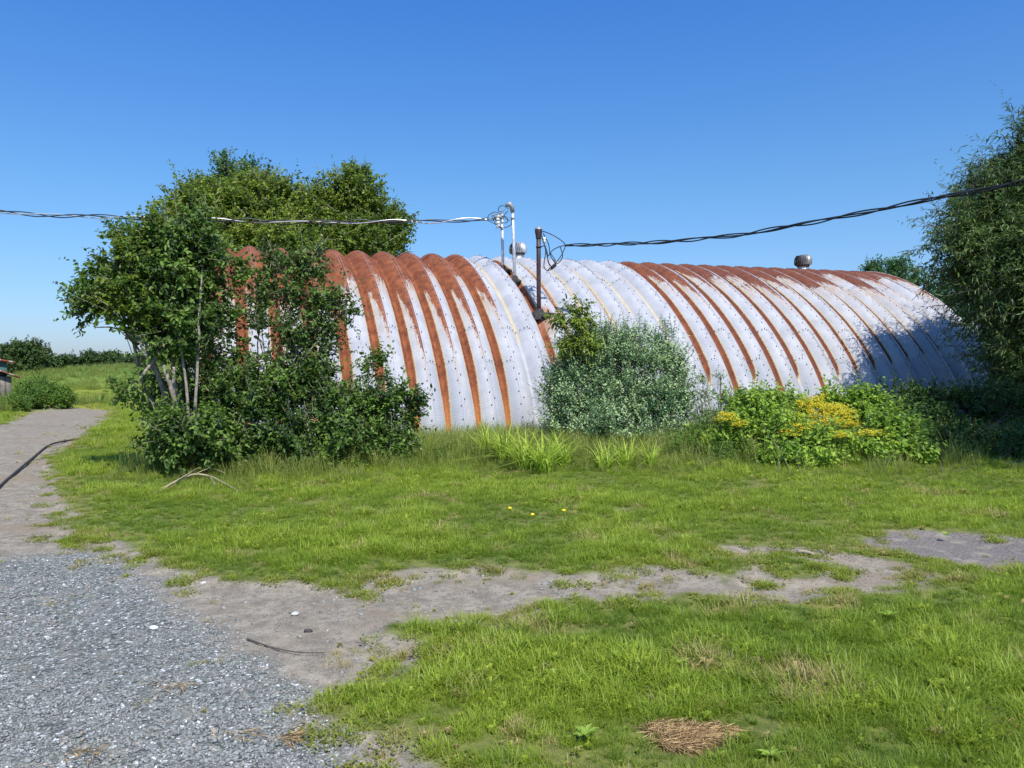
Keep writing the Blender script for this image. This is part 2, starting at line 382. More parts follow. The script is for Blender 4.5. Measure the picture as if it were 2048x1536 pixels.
def proto(name, V, q, T, mat, tris=None):
    f = [q] if tris is None else ([q, tris] if q is not None else [tris])
    return bpy.data.objects.new(name, mesh_data(name, V, [k for k in f if k is not None], {'tint': T}, mat))
def ball_leaf(n, rad, seed, mat):
    r = np.random.default_rng(seed); V = []; T = []; q = []
    for i in range(n):
        a = r.uniform(0, 6.28); L = r.uniform(.5, 1) * rad; z = r.uniform(.01, .045); d = np.array([np.cos(a), np.sin(a), 0]); s = np.array([-d[1], d[0], 0]); w_ = L * .28
        c = d * r.uniform(0, .4) * rad
        V += [c + [0, 0, z * .3], c + d * L * .5 + s * w_ + [0, 0, z], c + d * L + [0, 0, z * .7], c + d * L * .5 - s * w_ + [0, 0, z]]; T += [r.uniform(.3, 1)] * 4; q.append(np.arange(4) + 4 * i)
    return proto('clover', np.array(V), np.array(q), np.array(T), mat)
pg = [proto('tuft', *blades(60, .08, .025, .075, .0038, .6, s), M['grass']) for s in range(5)]
pg += [proto('long_tuft', *blades(34, .06, .05, .12, .0045, .7, s), M['grass']) for s in range(5, 8)]
pg += [ball_leaf(30, .032, 9, M['grass'])]
def flat_leaf(n, rad, seed, mat):
    r = np.random.default_rng(seed); a = r.uniform(0, 6.28, n); q_ = np.sqrt(r.uniform(0, 1, n)) * rad; c = np.stack([q_ * np.cos(a) * 1.3, q_ * np.sin(a), r.uniform(-.004, .012, n)], 1)
    d = norm(np.stack([r.normal(0, 1, n), r.normal(0, 1, n), r.uniform(0, .7, n)], 1)); s_ = norm(np.cross(d, [0, 0, 1.0])); L = r.uniform(.008, .018, n)[:, None]
    V = np.stack([c, c + d * L * .5 + s_ * L * .35, c + d * L, c + d * L * .5 - s_ * L * .35], 1).reshape(-1, 3)
    return proto('creeping_weed', V, np.arange(4 * n).reshape(-1, 4), np.repeat(r.uniform(0, 1, n), 4), mat)
def sample(x0, x1, y0, y1, dens):
    n = int((x1 - x0) * (y1 - y0) * dens); return rng.uniform(x0, x1, n), rng.uniform(y0, y1, n)
sx, sy = [], []
for y0, y1, dn in ((2.3, 4, 950), (4, 6, 760), (6, 9, 470), (9, 13, 260), (13, 19, 130), (19, 30, 60), (30, 52, 30)):
    ax_ = max(-.72 * y1 - .6, -40); bx_ = .72 * y1 + .6
    if y0 >= 13: bx_ = -.05 * y1
    a, b = sample(ax_, bx_, y0, y1, dn); sx.append(a); sy.append(b)
sx = np.concatenate(sx); sy = np.concatenate(sy)
keep = np.abs(sx) < .70 * sy + .5; sx, sy = sx[keep], sy[keep]
b_, g_, a_ = masks(sx, sy); e = np.minimum(b_, a_)
mott = fbm(sx * 1.1, sy * 1.1, 41); patch = fbm(sx * 3.4, sy * 3.4, 47)
pk = smooth01(e, -.02, .16) * (.62 + .38 * smooth01(e, .1, .5)) * (1 - .75 * smooth01(patch, .66, .74))
pk = np.where((e < 0) & (e > -.9), .16 * smooth01(patch, .54, .70) * (e > -.35) + .05 * smooth01(patch, .58, .72), pk)        # scattered tufts on the bare ground
pk = np.where((e > -.16) & (e < .05), np.maximum(pk, .45 * smooth01(vnoise(sx * 5, sy * 5, 77), .55, .75)), pk)
hb = G(1375, 1478); dstraw = np.hypot((sx - hb[0]) / .21, (sy - hb[1]) / .15); pk = pk * smooth01(dstraw, .6, 1.3)
keep = rng.uniform(0, 1, len(sx)) < pk; sx, sy, e, mott, patch = sx[keep], sy[keep], e[keep], mott[keep], patch[keep]
far = smooth01(sy, 6, 20)
# light yellow-green patch near the gravel, deeper green to the right
yel = np.exp(-(((sx + .10) / .8) ** 2 + ((sy - 3.0) / .7) ** 2)) * 1.5
near_g = np.exp(-(((sx - 1.6) / 1.6) ** 2 + ((sy - 3.8) / 1.2) ** 2))
fine_m = fbm(sx * 7, sy * 7, 91)
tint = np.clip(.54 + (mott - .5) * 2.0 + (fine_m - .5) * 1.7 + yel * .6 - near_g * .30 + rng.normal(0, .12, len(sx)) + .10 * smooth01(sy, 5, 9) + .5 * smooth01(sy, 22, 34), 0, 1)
dry = np.clip(.62 * (1 - smooth01(e, .03, .38)) + .8 * smooth01(patch, .62, .70) + .6 * smooth01(fine_m, .67, .76) + .55 * smooth01(sy, 24, 32) * (sx < -6) + rng.normal(0, .1, len(sx)) - .10, 0, 1)
creep = (e > -.16) & (e < .08) & (rng.uniform(0, 1, len(sx)) < .7)
tint = np.where(creep, np.clip(tint + .35, 0, 1), tint); dry = np.where(creep, np.clip(dry - .15, .1, .75), dry)
ids = rng.choice(len(pg), len(sx), p=[.17, .17, .17, .16, .12, .03, .02, .01, .15])
scl = rng.uniform(.40, .84, len(sx)) * (1 + 1.0 * far) * (.7 + .6 * smooth01(fine_m, .35, .65)) * (.6 + .4 * smooth01(e, .0, .3)) * (.75 + .6 * smooth01(mott, .3, .7))
ids = np.where(creep, 8, ids); scl = np.where(creep, np.maximum(scl, .75), scl)
scl *= 1 + .5 * np.exp(-((e - .12) / .08) ** 2) * (sy < 5.5) * (patch > .5)
def gz(x, y):
    b, g, a = masks(x, y); return height(x, y) - .03 * smooth01(-b, 0, .12) - .03 * smooth01(-a, 0, .1) + (fbm(x * 14, y * 14, 31) - .5) * .018 * (np.hypot(x, y) < 25)
cm = creep | ((e < .12) & (e > -.3) & (vnoise(sx * 3, sy * 3, 15) > .62))
M['creep'] = leaf_mat('creeping_weed_leaf', (.10, .14, .015), (.30, .30, .035), trans=.3)
pc = [flat_leaf(90, .07, 300 + q_, M['creep']) for q_ in range(3)]
cx2, cy2 = sx[cm], sy[cm]
scatter('creeping_weeds', np.stack([cx2, cy2, gz(cx2, cy2)], 1), pc, rng.uniform(.6, 1.3, len(cx2)), rng.integers(0, 3, len(cx2)), rng.uniform(0, 6.28, len(cx2)), dict(itint=rng.uniform(0, 1, len(cx2)), idry=np.zeros(len(cx2))))
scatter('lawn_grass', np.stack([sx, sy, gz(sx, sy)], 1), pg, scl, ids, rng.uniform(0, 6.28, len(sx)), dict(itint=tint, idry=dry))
# tall grass along the hut and round the shrubs, and on the field mound
pt = [proto('tall_tuft', *blades(38, .12, .18, .55, .008, .5, s, 4), M['tall']) for s in range(20, 25)]
base_px = [(300, 965), (480, 985), (640, 975), (850, 950), (1000, 945), (1200, 948), (1400, 955), (1560, 962), (1800, 965), (2100, 955)]
bp = np.array([G(*p)[:2] for p in base_px]); tx, ty = [], []
a, b = sample(-5.5, 8.5, 8.8, 17, 62)
yl = np.interp(a, bp[:, 0], bp[:, 1]); d = b - yl
axs_u = -a * math.sin(R(20.532)) + b * math.cos(R(20.532)) - 19.155
pxx = 1024 + F_PX * a / b; keep = (d > 0) & (axs_u < -4.75) & ~((pxx > 1380) & (pxx < 2100) & (d < 2.6) & (rng.uniform(0, 1, len(a)) < .75))  & (rng.uniform(0, 1, len(a)) < .85 * np.exp(-np.clip(d - 4.5, 0, 9))) ; tx, ty, td = a[keep], b[keep], d[keep]
ts = rng.uniform(.5, 1.15, len(tx)) * (.28 + .72 * smooth01(td, 0, 1.8)) * (1 + .25 * (fbm(tx * 1.5, ty * 1.5, 8) - .5))
fx, fy = sample(-52, -6, 50, 75, 6); fs = rng.uniform(.6, 1.3, len(fx))
lx, ly = sample(-24, -18, 26, 36, 14); ok = masks(lx, ly)[0] > .2; lx, ly = lx[ok], ly[ok]; lsz = rng.uniform(.8, 1.5, len(lx))
ax2 = np.r_[tx, fx, lx]; ay2 = np.r_[ty, fy, ly]
scatter('tall_grass', np.stack([ax2, ay2, gz(ax2, ay2)], 1), pt, np.r_[ts, fs, lsz], rng.integers(0, 5, len(ax2)), rng.uniform(0, 6.28, len(ax2)),
        dict(itint=np.clip(rng.normal(.42, .22, len(ax2)), 0, 1), idry=np.clip(rng.normal(.18, .18, len(ax2)), 0, 1)))
# crushed stone
def stone(seed, mat=None, r_=.5):
    r = np.random.default_rng(seed); ico = []
    t = (1 + 5 ** .5) / 2
    v = np.array([(-1, t, 0), (1, t, 0), (-1, -t, 0), (1, -t, 0), (0, -1, t), (0, 1, t), (0, -1, -t), (0, 1, -t), (t, 0, -1), (t, 0, 1), (-t, 0, -1), (-t, 0, 1)], float)
    v = norm(v) * r.uniform(.6, 1.15, (12, 1)) * np.array([1, r.uniform(.55, .9), r.uniform(.35, .6)]) * .5
    f = np.array([(0, 11, 5), (0, 5, 1), (0, 1, 7), (0, 7, 10), (0, 10, 11), (1, 5, 9), (5, 11, 4), (11, 10, 2), (10, 7, 6), (7, 1, 8), (3, 9, 4), (3, 4, 2), (3, 2, 6), (3, 6, 8), (3, 8, 9), (4, 9, 5), (2, 4, 11), (6, 2, 10), (8, 6, 7), (9, 8, 1)])
    return v, f
def stone_mat():
    t = NT('crushed_stone'); a = t.attr('itint', True)
    c = t.mix(a, (.070, .079, .072), (.32, .33, .305)); c = t.mix(t.step(a, .93, .97), c, (.72, .72, .70)); c = t.mix(t.attr('idry', True), c, (.36, .25, .17))
    c = t.mix(t.step(t.noise(120, 3), .35, .65), c, (.24, .25, .245)); t.l(c, t.b.inputs['Base Color']); t.b.inputs['Roughness'].default_value = .75
    return t.m
M['stone'] = stone_mat()
ps = []
for s in range(6):
    v, f = stone(50 + s, None); ps.append(bpy.data.objects.new('chip', mesh_data('chip', v, [f], {'tint': np.ones(12)}, M['stone'])))
sx, sy = [], []
for y0, y1, dn in ((2.3, 3.4, 7000), (3.4, 4.6, 4200), (4.6, 6.5, 1900), (6.5, 10, 350), (10, 16, 90)):
    a, b = sample(-.7 * y1 - .3, min(.75 * y1, 3.2), y0, y1, dn); sx.append(a); sy.append(b)
sx = np.concatenate(sx); sy = np.concatenate(sy); b_, g_, a_ = masks(sx, sy)
worn = fbm(sx * 1.3, sy * 1.3, 61)
pk = np.where(b_ < 0, .08 + .22 * smooth01(fbm(sx * 2, sy * 2, 65), .45, .7), .0) + smooth01(-g_, -.1, .35) * (b_ < 0) * (1 - .75 * smooth01(worn, .58, .68))
keep = rng.uniform(0, 1, len(sx)) < pk; sx, sy, g_ = sx[keep], sy[keep], g_[keep]
n = len(sx); sz = np.exp(rng.normal(math.log(.015), .32, n)) * np.where(g_ < .0, 1, .62) * (1 + .25 * smooth01(sy, 4, 8))
scatter('crushed_stone_chips', np.stack([sx, sy, gz(sx, sy) + sz * .12], 1), ps, sz, rng.integers(0, 6, n), rng.uniform(0, 6.28, n),
        dict(itint=rng.uniform(0, 1, n), idry=(rng.uniform(0, 1, n) < np.where(g_ < 0, .05 + .35 * smooth01(fbm(sx * 1.3, sy * 1.3, 66), .52, .66), .6)) * rng.uniform(.4, 1, n)), tilt=.4)
px2, py2 = sample(-6, 5, 2.4, 12, 60); b2 = masks(px2, py2)[0]; ok = b2 < -.02; px2, py2 = px2[ok], py2[ok]; n2 = len(px2); s2_ = np.exp(rng.normal(math.log(.024), .35, n2))
scatter('pebbles', np.stack([px2, py2, gz(px2, py2) + s2_ * .05], 1), ps, s2_, rng.integers(0, 6, n2), rng.uniform(0, 6.28, n2), dict(itint=rng.uniform(.1, .93, n2), idry=(rng.uniform(0, 1, n2) < .5) * .6), tilt=.3)
def loose(name, px, py, size, col, label, seed, cat='stone'):
    v, f = stone(seed, None); p = G(px, py); o = link(name, mesh_data(name, v * size, [f], None, simple(name + '_surface', col, .85, 0, .3, 60)), None, p + [0, 0, size * .12 - .02])
    tag(o, label, cat)
loose('rock', 617, 1256, .062, (.06, .05, .05), 'small dark brown rock lying on the dirt beside the gravel', 71)
loose('rock', 590, 1223, .072, (.52, .50, .46), 'flat pale stone on the dirt above the dark rock', 76)
loose('rock', 405, 1162, .060, (.55, .53, .50), 'whitish stone at the edge where the lawn meets the gravel', 73)
loose('rock', 307, 1251, .055, (.72, .74, .72), 'white stone chip standing out in the middle of the blue grey gravel', 74)

# ------------------------------------------------------------------ HUT
PHI = R(20.532); DD, HA, HB, HN = 19.155, 4.831, 4.15, 1.572
S0, PER, K0, K1 = 3.481, .61, -6, 25
Pd = np.array([-math.sin(PHI), math.cos(PHI), 0]); Ad = np.array([math.cos(PHI), math.sin(PHI), 0])
T_ = np.radians(np.linspace(0, 180, 4001))
U_ = -HA * np.sign(np.cos(T_)) * np.abs(np.cos(T_)) ** (2 / HN); Z_ = HB * np.sin(T_) ** (2 / HN)
# round the apex of the fitted curve a little
L_ = np.r_[0, np.cumsum(np.hypot(np.diff(U_), np.diff(Z_)))]; TOT = L_[-1]
def prof(v):
    u = np.interp(v, L_, U_); z = np.interp(v, L_, Z_)
    e_ = .25
    du = np.interp(np.clip(v + e_, 0, TOT), L_, U_) - np.interp(np.clip(v - e_, 0, TOT), L_, U_); dz = np.interp(np.clip(v + e_, 0, TOT), L_, Z_) - np.interp(np.clip(v - e_, 0, TOT), L_, Z_)
    l = np.hypot(du, dz); return u, z, -dz / l, du / l
KW = None
def wave(t):  # t: -0.5..0.5, valley at 0
    return -.085 + (.20 if KW is None else KW) * np.abs(np.sin(np.pi * t)) ** .92
def hutpt(k, t, v, off=0.0):
    u, z, nu, nz = prof(v); o = wave(t) + off
    s = S0 + PER * (k + t)
    uu = u + DD + nu * o; zz = z + nz * o
    return uu[..., None] * Pd + s[..., None] * Ad + np.stack([np.zeros_like(zz), np.zeros_like(zz), zz], -1)
hr = np.random.default_rng(5)
KP = {}
for k in range(K0, K1 + 1):
    d = dict(full=20.0, tongue=20.0, left=20.0, w=.13, lo=0.0, r=.13)
    if k <= 3:
        d.update(full=3.85 + hr.uniform(-.35, .25), tongue=2.1 + hr.uniform(-.6, .6), left=4.35 + hr.uniform(-.45, .4), w=.155, lo=-1)
        if k <= -2: d.update(full=3.4 + hr.uniform(-.8, .5), tongue=2.8 + hr.uniform(-.5, .6), left=4.0 + hr.uniform(-.7, .4), w=.18)
        if k == 3: d.update(tongue=3.0, full=4.0)
        if k == 1: d.update(tongue=1.75)
        if k == -1: d.update(tongue=2.5, full=2.6 if False else 4.0)
    elif k <= 10:
        d.update(w={4: .02, 5: .13, 6: .05, 7: .03, 8: .035, 9: .02, 10: .015}[k], lo={4: 2.3, 5: 1.0, 6: 1.6, 7: 3.0, 8: 2.6, 9: 3.3, 10: 2.2}[k])
    else:
        f = (k - 11) / 14
        d.update(full=4.8 + .5 * f + hr.uniform(-.35, .45), tongue=4.0 + .7 * f + hr.uniform(-.8, .8), left=5.7 + .3 * f + hr.uniform(-.3, .4), w=.125 - .085 * f ** 1.2, lo=(1.45 if k % 2 and k < 20 else .2) if k < 18 else 1.5 + .4 * (k - 18) / 4)
        if k in (12, 13): d.update(tongue=3.5)
        if k in (20, 22): d.update(tongue=3.9, full=4.6)
    KP[k] = d

def hut_mat():
    t = NT('weathered_galvanised_sheet')
    v = t.attr('v'); tt = t.attr('t'); rt = t.attr('rust_top'); rs = t.attr('rust_stripe'); kk = t.attr('k')
    cmb = t.n('ShaderNodeCombineXYZ'); t.l(t.math('MULTIPLY', tt, 10.0), cmb.inputs[0]); t.l(t.math('MULTIPLY', v, 1.9), cmb.inputs[1]); t.l(kk, cmb.inputs[2])
    fib = t.noise(1.6, 8, .8, cmb.outputs[0])
    blot = t.noise(2.2, 6, .62); fine = t.noise(28, 5, .65)
    crimp = t.math('SINE', t.math('MULTIPLY', v, 2 * math.pi / .042))
    mtop = t.math('ADD', rt, t.math('ADD', t.math('MULTIPLY', t.math('SUBTRACT', fib, .5), 2.9), t.math('MULTIPLY', crimp, .05)))
    top = t.step(mtop, -.10, .12); halo = t.step(mtop, -1.1, .1)
    ms = t.math('ADD', rs, t.math('ADD', t.math('MULTIPLY', t.math('SUBTRACT', fine, .5), .07), t.math('MULTIPLY', crimp, .006)))
    st = t.step(ms, -.010, .018); sth = t.step(ms, -.075, .01)
    zinc = t.mix(t.step(blot, .3, .7), (.345, .35, .385), (.45, .452, .482))
    zinc = t.mix(t.math('MULTIPLY', t.step(fib, .50, .70), .38), zinc, (.29, .285, .30))
    zinc = t.mix(t.math('MULTIPLY', t.step(fine, .55, .8), .35), zinc, (.30, .30, .33))
    lowb = t.step(v, 1.65, 1.45)
    zinc = t.mix(t.math('MULTIPLY', t.math('MULTIPLY', lowb, t.attr('lowpan')), .55), zinc, (.31, .325, .375))
    rust = t.mix(t.step(t.noise(5, 6, .7), .32, .68), (.14, .040, .018), (.285, .092, .036))
    rust = t.mix(t.math('MULTIPLY', t.step(fine, .5, .75), .5), rust, (.13, .035, .022))
    rust = t.mix(t.math('MULTIPLY', t.step(kk, 9., 14.), .6), rust, (.125, .042, .03))
    orange = (.42, .18, .055); yellow = (.55, .43, .17)
    c = t.mix(t.math('MULTIPLY', t.math('MULTIPLY', halo, t.step(fib, .35, .55)), .75), zinc, (.40, .27, .16))
    c = t.mix(t.math('MULTIPLY', sth, .6), c, yellow)
    # the stripe runs from orange near the ground to red brown higher up
    sc = t.mix(t.step(v, 1.3, .2), rust, t.mix(t.step(fine, .35, .65), orange, (.36, .11, .035)))
    c = t.mix(st, c, sc); c = t.mix(top, c, rust)
    # rust freckles round the bolt rows, darker grey lines along laps
    edge = t.step(t.math('ABSOLUTE', tt), .36, .5)
    fr = t.math('MULTIPLY', edge, t.step(t.noise(34, 6, .8), .55, .68)); fr = t.math('MULTIPLY', fr, t.step(v, 1.2, 4.6))
    c = t.mix(t.math('MULTIPLY', fr, .5), c, (.27, .13, .08))
    lap = t.step(t.math('ABSOLUTE', t.math('SUBTRACT', t.math('ABSOLUTE', tt), .455)), .018, .004)
    c = t.mix(t.math('MULTIPLY', lap, .45), c, (.22, .20, .21))
    # stain spilling from the mast foot
    dn = t.math('ADD', t.attr('stain'), t.math('MULTIPLY', t.math('SUBTRACT', blot, .5), .5))
    c = t.mix(t.math('MULTIPLY', t.step(t.math('ADD', t.attr('stain'), t.math('MULTIPLY', t.math('SUBTRACT', t.noise(7, 5, .7), .5), .9)), .3, .75), .8), c, (.34, .15, .09))
    t.l(c, t.b.inputs['Base Color'])
    rm = t.math('MAXIMUM', top, st)
    t.l(t.math('MULTIPLY_ADD', rm, .20, .66), t.b.inputs['Roughness']); t.b.inputs['Specular IOR Level'].default_value = .3
    side = t.step(t.math('ABSOLUTE', tt), .47, .40)
    hgt = t.math('ADD', t.math('MULTIPLY', crimp, t.math('MULTIPLY', side, .5)), t.math('MULTIPLY', fine, .25))
    b1 = t.bump(hgt, .22, .012)
    t.l(t.bump(t.noise(3.0, 3), .25, .05, b1), t.b.inputs['Normal'])
    return t.m
HM = hut_mat()
hut = empty('quonset_hut', DD * Pd + (S0 + PER * 9.5) * Ad)
tag(hut, 'long arched corrugated metal hut streaked with red rust, behind the shrubs', 'quonset hut')
hloc = np.array(hut.location)
TB = np.linspace(-.5, .5, 15)
mastv = 3.05
for k in range(K0, K1 + 1):
    seams = [0, 1.6, 4.5, 7.45, 10.4, TOT] if k % 2 else [0, 2.5, 5.4, 8.3, 11.2, TOT]
    d = KP[k]
    for i in range(5):
        v0, v1 = seams[i], seams[i + 1] + (.05 if i < 4 else 0)
        if k % 2 == 0 and False: pass
        nv = max(6, int((v1 - v0) / .085)); vv = np.linspace(v0, v1, nv)
        tt, vg = np.meshgrid(TB, vv); kk = np.full_like(tt, k)
        lapz = .005 * i if i < 3 else .005 * (5 - i) 
        dent = (fbm(kk * 3 + tt * 2, vg * 1.3, 13) - .5) * .012
        Pn = hutpt(kk, tt, vg, lapz + dent + .004 * (k % 2)) - hloc
        idn = np.arange(tt.size).reshape(tt.shape)
        q = np.stack([idn[:-1, :-1], idn[:-1, 1:], idn[1:, 1:], idn[1:, :-1]], -1).reshape(-1, 4)
        # rust fields; the far slope gets the same top rust mirrored
        vm = np.where(vg > TOT / 2, TOT - vg, vg)
        bound = np.where(tt > .12, d['full'] + (d['tongue'] - d['full']) * np.clip((tt - .12) / .36, 0, 1) ** 1.3,
                         np.where(tt < -.12, d['left'], d['full']))
        rt = vm - bound
        rt = rt + (hr.uniform(-.55, .55) if k > 10 else hr.uniform(-.2, .2)) * (1 if i in (1, 2) else .3)
        wv = d['w'] * (1 - (.45 * smooth01(vm, 1.7, .2) if k <= 3 else .3 * smooth01(vm, 1.6, .2)))
        c0 = .02 if k > 3 else .0
        rs = wv - np.abs(tt - c0) - np.clip(d['lo'] - vm, 0, 9) * .25
        st = np.zeros_like(tt)
        if k in (4, 5, 6):
            st = np.exp(-(((kk + tt - 5.25) / .35) ** 2 + np.where(vg < mastv, ((vg - mastv) / .8) ** 2, ((vg - mastv) / .25) ** 2)))
        me = mesh_data('roof_panel', Pn.reshape(-1, 3), [q], dict(t=tt.ravel(), v=vg.ravel(), k=kk.ravel(), rust_top=rt.ravel(), rust_stripe=rs.ravel(),
                       lowpan=np.full(tt.size, float(k % 2 == 1)), stain=st.ravel()), HM, True)
        link('roof_panel', me, hut)
# bolts
mb = MB(); hexv = np.array([[math.cos(a), math.sin(a)] for a in np.arange(6) * math.pi / 3])
for k in range(K0, K1 + 1):
    rows = [(k + .42, .26, 0), (k + .56, .52, .13)]
    for sk, stp, of in rows:
        kk_ = math.floor(sk + .5); t0 = sk - kk_
        for v in np.arange(.15 + of, 8.4, stp):
            p = hutpt(np.array(float(kk_)), np.array(t0), np.array(v), .014); u, z, nu, nz = prof(v); nrm = nu * Pd + np.array([0, 0, nz])
            tn = np.cross(nrm, Ad); r_ = .011
            ring = p + (hexv[:, :1] * Ad + hexv[:, 1:] * tn) * r_
            Vv = np.vstack([ring, ring + nrm * .013])
            i6 = np.arange(6); j6 = (i6 + 1) % 6
            mb.add(Vv - hloc, np.vstack([np.stack([i6, j6, j6 + 6, i6 + 6], 1), [[6, 7, 8, 9], [6, 9, 10, 11]]]))
    for v in ([1.6, 4.5, 7.45] if k % 2 else [2.5, 5.4]):
        for t0 in (-.36, -.26, -.12, .02, .14, .27, .37):
            p = hutpt(np.array(float(k)), np.array(t0), np.array(v + .04), .02); u, z, nu, nz = prof(v); nrm = nu * Pd + np.array([0, 0, nz]); tn = np.cross(nrm, Ad)
            ring = p + (hexv[:, :1] * Ad + hexv[:, 1:] * tn) * .012; Vv = np.vstack([ring, ring + nrm * .012]); i6 = np.arange(6); j6 = (i6 + 1) % 6
            mb.add(Vv - hloc, np.vstack([np.stack([i6, j6, j6 + 6, i6 + 6], 1), [[6, 7, 8, 9], [6, 9, 10, 11]]]))
bo = mb.build('bolts', M['bolt'], hut); bo['kind'] = 'stuff'
# end walls, footing
def endwall(s, sign):
    vv = np.linspace(0, TOT, 90); u, z, nu, nz = prof(vv); o = -.06
    uu = u + nu * o; zz = np.maximum(z + nz * o, -.05)
    A_ = (uu + DD)[:, None] * Pd + s * Ad + np.stack([0 * zz, 0 * zz, zz], 1)
    mb = MB(); n_ = len(A_); mid = (DD) * Pd + s * Ad; B_ = A_ + sign * .08 * Ad
    i = np.arange(n_ - 1)
    for ring in (A_, B_):
        base = ring.copy(); base[:, 2] = -.05
        mb.add(np.vstack([ring, base]) - hloc, np.stack([i, i + 1, i + 1 + n_, i + n_], 1))
    mb.add(np.vstack([A_, B_]) - hloc, np.stack([i, i + 1, i + 1 + n_, i + n_], 1))
    return mb
zw = simple('end_wall_sheet', (.52, .53, .58), .6, .1, .15, 3)
endwall(S0 + PER * (K0 - .5) + .12, 1).build('end_wall', zw, hut); endwall(S0 + PER * (K1 + .5) - .12, -1).build('end_wall', zw, hut)
for s, nm in ((S0 + PER * (K0 - .5), 1), (S0 + PER * (K1 + .5), -1)):
    vv = np.linspace(0, TOT, 120); mbx = MB(); 
    Pn = hutpt(np.full(120, float(K0 if nm > 0 else K1)), np.full(120, -.5 if nm > 0 else .5), vv, .012) - hloc
    u, z, nu, nz = prof(vv); nr = nu[:, None] * Pd + np.stack([0 * nz, 0 * nz, nz], 1)
    Vv = np.vstack([Pn, Pn - nr * .14, Pn - nr * .14 + nm * Ad * .02, Pn + nm * Ad * .02 + nr * .004]); i = np.arange(119)
    mbx.add(Vv, np.vstack([np.stack([i + a * 120, i + 1 + a * 120, i + 1 + b * 120, i + b * 120], 1) for a, b in ((0, 1), (1, 2), (2, 3), (3, 0))]))
    mbx.build('end_flashing', simple('end_flashing_metal', (.66, .67, .72), .5, .1, .1), hut)
conc = simple('old_concrete', (.30, .29, .27), .9, 0, .2, 6, .4)
for sgn in (-1, 1):
    mb = MB(); Mx = np.stack([Ad, Pd, [0, 0, 1]], 1)
    mb.box((DD + sgn * (HA + .02)) * Pd + (S0 + PER * 9.5) * Ad + [0, 0, .03] - hloc, (PER * 32 + .1, .36, .16), Mx); mb.build('footing', conc, hut)
# ventilators on the ridge
def ventilator(px, py, Yd, w_px, dark):
    c = W(px, py, Yd); r_ = w_px * .5 * Yd / F_PX
    # stand it on the ridge line
    s = c @ Ad; zt = HB + .09; r_ *= 1.08; c = DD * Pd + s * Ad + np.array([0, 0, zt + r_ * .95]) + Pd * .15
    m1 = M['vent_dark'] if dark else M['vent']
    root = empty('roof_ventilator', c - hloc, hut)
    mb = MB(); mb.lathe([(r_ * .80, -r_ * 1.0), (r_ * .62, -r_ * .62), (r_ * .62, -r_ * .45), (r_ * .7, -r_ * .45)], (0, 0, 0), 20); mb.lathe([(r_ * 1.5, -r_ * 2.1), (r_ * 1.3, -r_ * 1.5), (r_ * .85, -r_ * .95), (r_ * .8, -r_ * .92)], (0, 0, 0), 20)
    mb.build('collar', M['vent'], root, True)
    mb = MB(); nb = 22
    for i in range(nb):
        a0 = i * 2 * math.pi / nb; pts = []
        for f in np.linspace(0, 1, 8):
            ph = -.50 + f * 1.75; rr = r_ * math.cos(max(min(ph * .8, 1.25), -1.2)) ** .75; zz = r_ * (.86 * math.sin(ph * .9)) + .03
            a = a0 + f * .35
            pts.append((rr * .90 * math.cos(a), rr * .90 * math.sin(a), zz)); pts.append((rr * math.cos(a + .20), rr * math.sin(a + .20), zz))
        i8 = np.arange(7) * 2
        mb.add(pts, np.stack([i8, i8 + 1, i8 + 3, i8 + 2], 1))
    mb.lathe([(r_ * .02, r_ * .92), (r_ * .35, r_ * .89), (r_ * .5, r_ * .80), (r_ * .46, r_ * .78)], (0, 0, 0), 20)
    mb.build('turbine', m1, root); mb = MB()
    mb.lathe([(r_ * .72, -r_ * .40), (r_ * .80, 0), (r_ * .76, r_ * .4), (r_ * .45, r_ * .78)], (0, 0, 0), 22)
    mb.build('drum', M['bark_dark'], root, True)
    tag(root, 'dark weathered turbine ventilator' if dark else 'bright silvery turbine ventilator')
ventilator(1042, 508, 20.5, 34, False); ventilator(1575, 532, 24.6, 31, True)

# ------------------------------------------------------------------ masts
def on_hut(px, py):
    d_ = ray(px, py); ts_ = np.linspace(10, 40, 20000); Qp = CAM + ts_[:, None] * d_; uu = Qp @ Pd - DD
    g = np.abs(uu / HA) ** HN + np.abs(np.maximum(Qp[:, 2], 0) / HB) ** HN - 1
    return Qp[np.where(g < 0)[0][0]]
def boot(b, r, mb):
    n_ = 16
    for ring in range(1):
        prof_ = [(r * 2.6, -.12), (r * 2.1, .02), (r * 1.5, .05), (r * 1.05, .12)]
        mb.lathe([(a + rng.uniform(-.005, .005), z) for a, z in prof_], b, n_)
def local(o): return np.array(o.location)
# dark mast
b = on_hut(1078, 629); topz = W(1078, 468, b[1])[2]
mast = empty('service_mast', b); tag(mast, 'dark brown electrical mast with black looped cables rising from the hut roof', 'service mast')
mb = MB(); mb.tube([(0, 0, -.35), (0, 0, .6), (.005, 0, 1.2), (.01, 0, topz - b[2])], .048, 12); mb.build('pipe', M['darkpipe'], mast, True)
mb = MB(); boot(np.array([0, -.05, 0]), .075, mb); [mb.add(stone(200 + q_)[0] * [.30, .34, .26] + [rng.normal(0, .09), -.06 + rng.normal(0, .05) - .05 * q_ / 6, .02 - .09 * q_ / 6], None, stone(0)[1]) for q_ in range(7)]; mb.build('tar_collar', M['tar'], mast)
H_ = topz - b[2]
mb = MB(); mb.lathe([(.06, H_ - .10), (.068, H_ - .02), (.082, H_ + .04), (.078, H_ + .10), (.05, H_ + .145), (.002, H_ + .15)], (.01, 0, 0), 16); mb.build('weatherhead', M['darkpipe'], mast, True)
mb = MB(); mb.lathe([(.084, H_ + .10), (.07, H_ + .135), (.03, H_ + .165), (.002, H_ + .17)], (.01, 0, 0), 16); mb.build('cap', M['cap'], mast, True)
mb = MB()
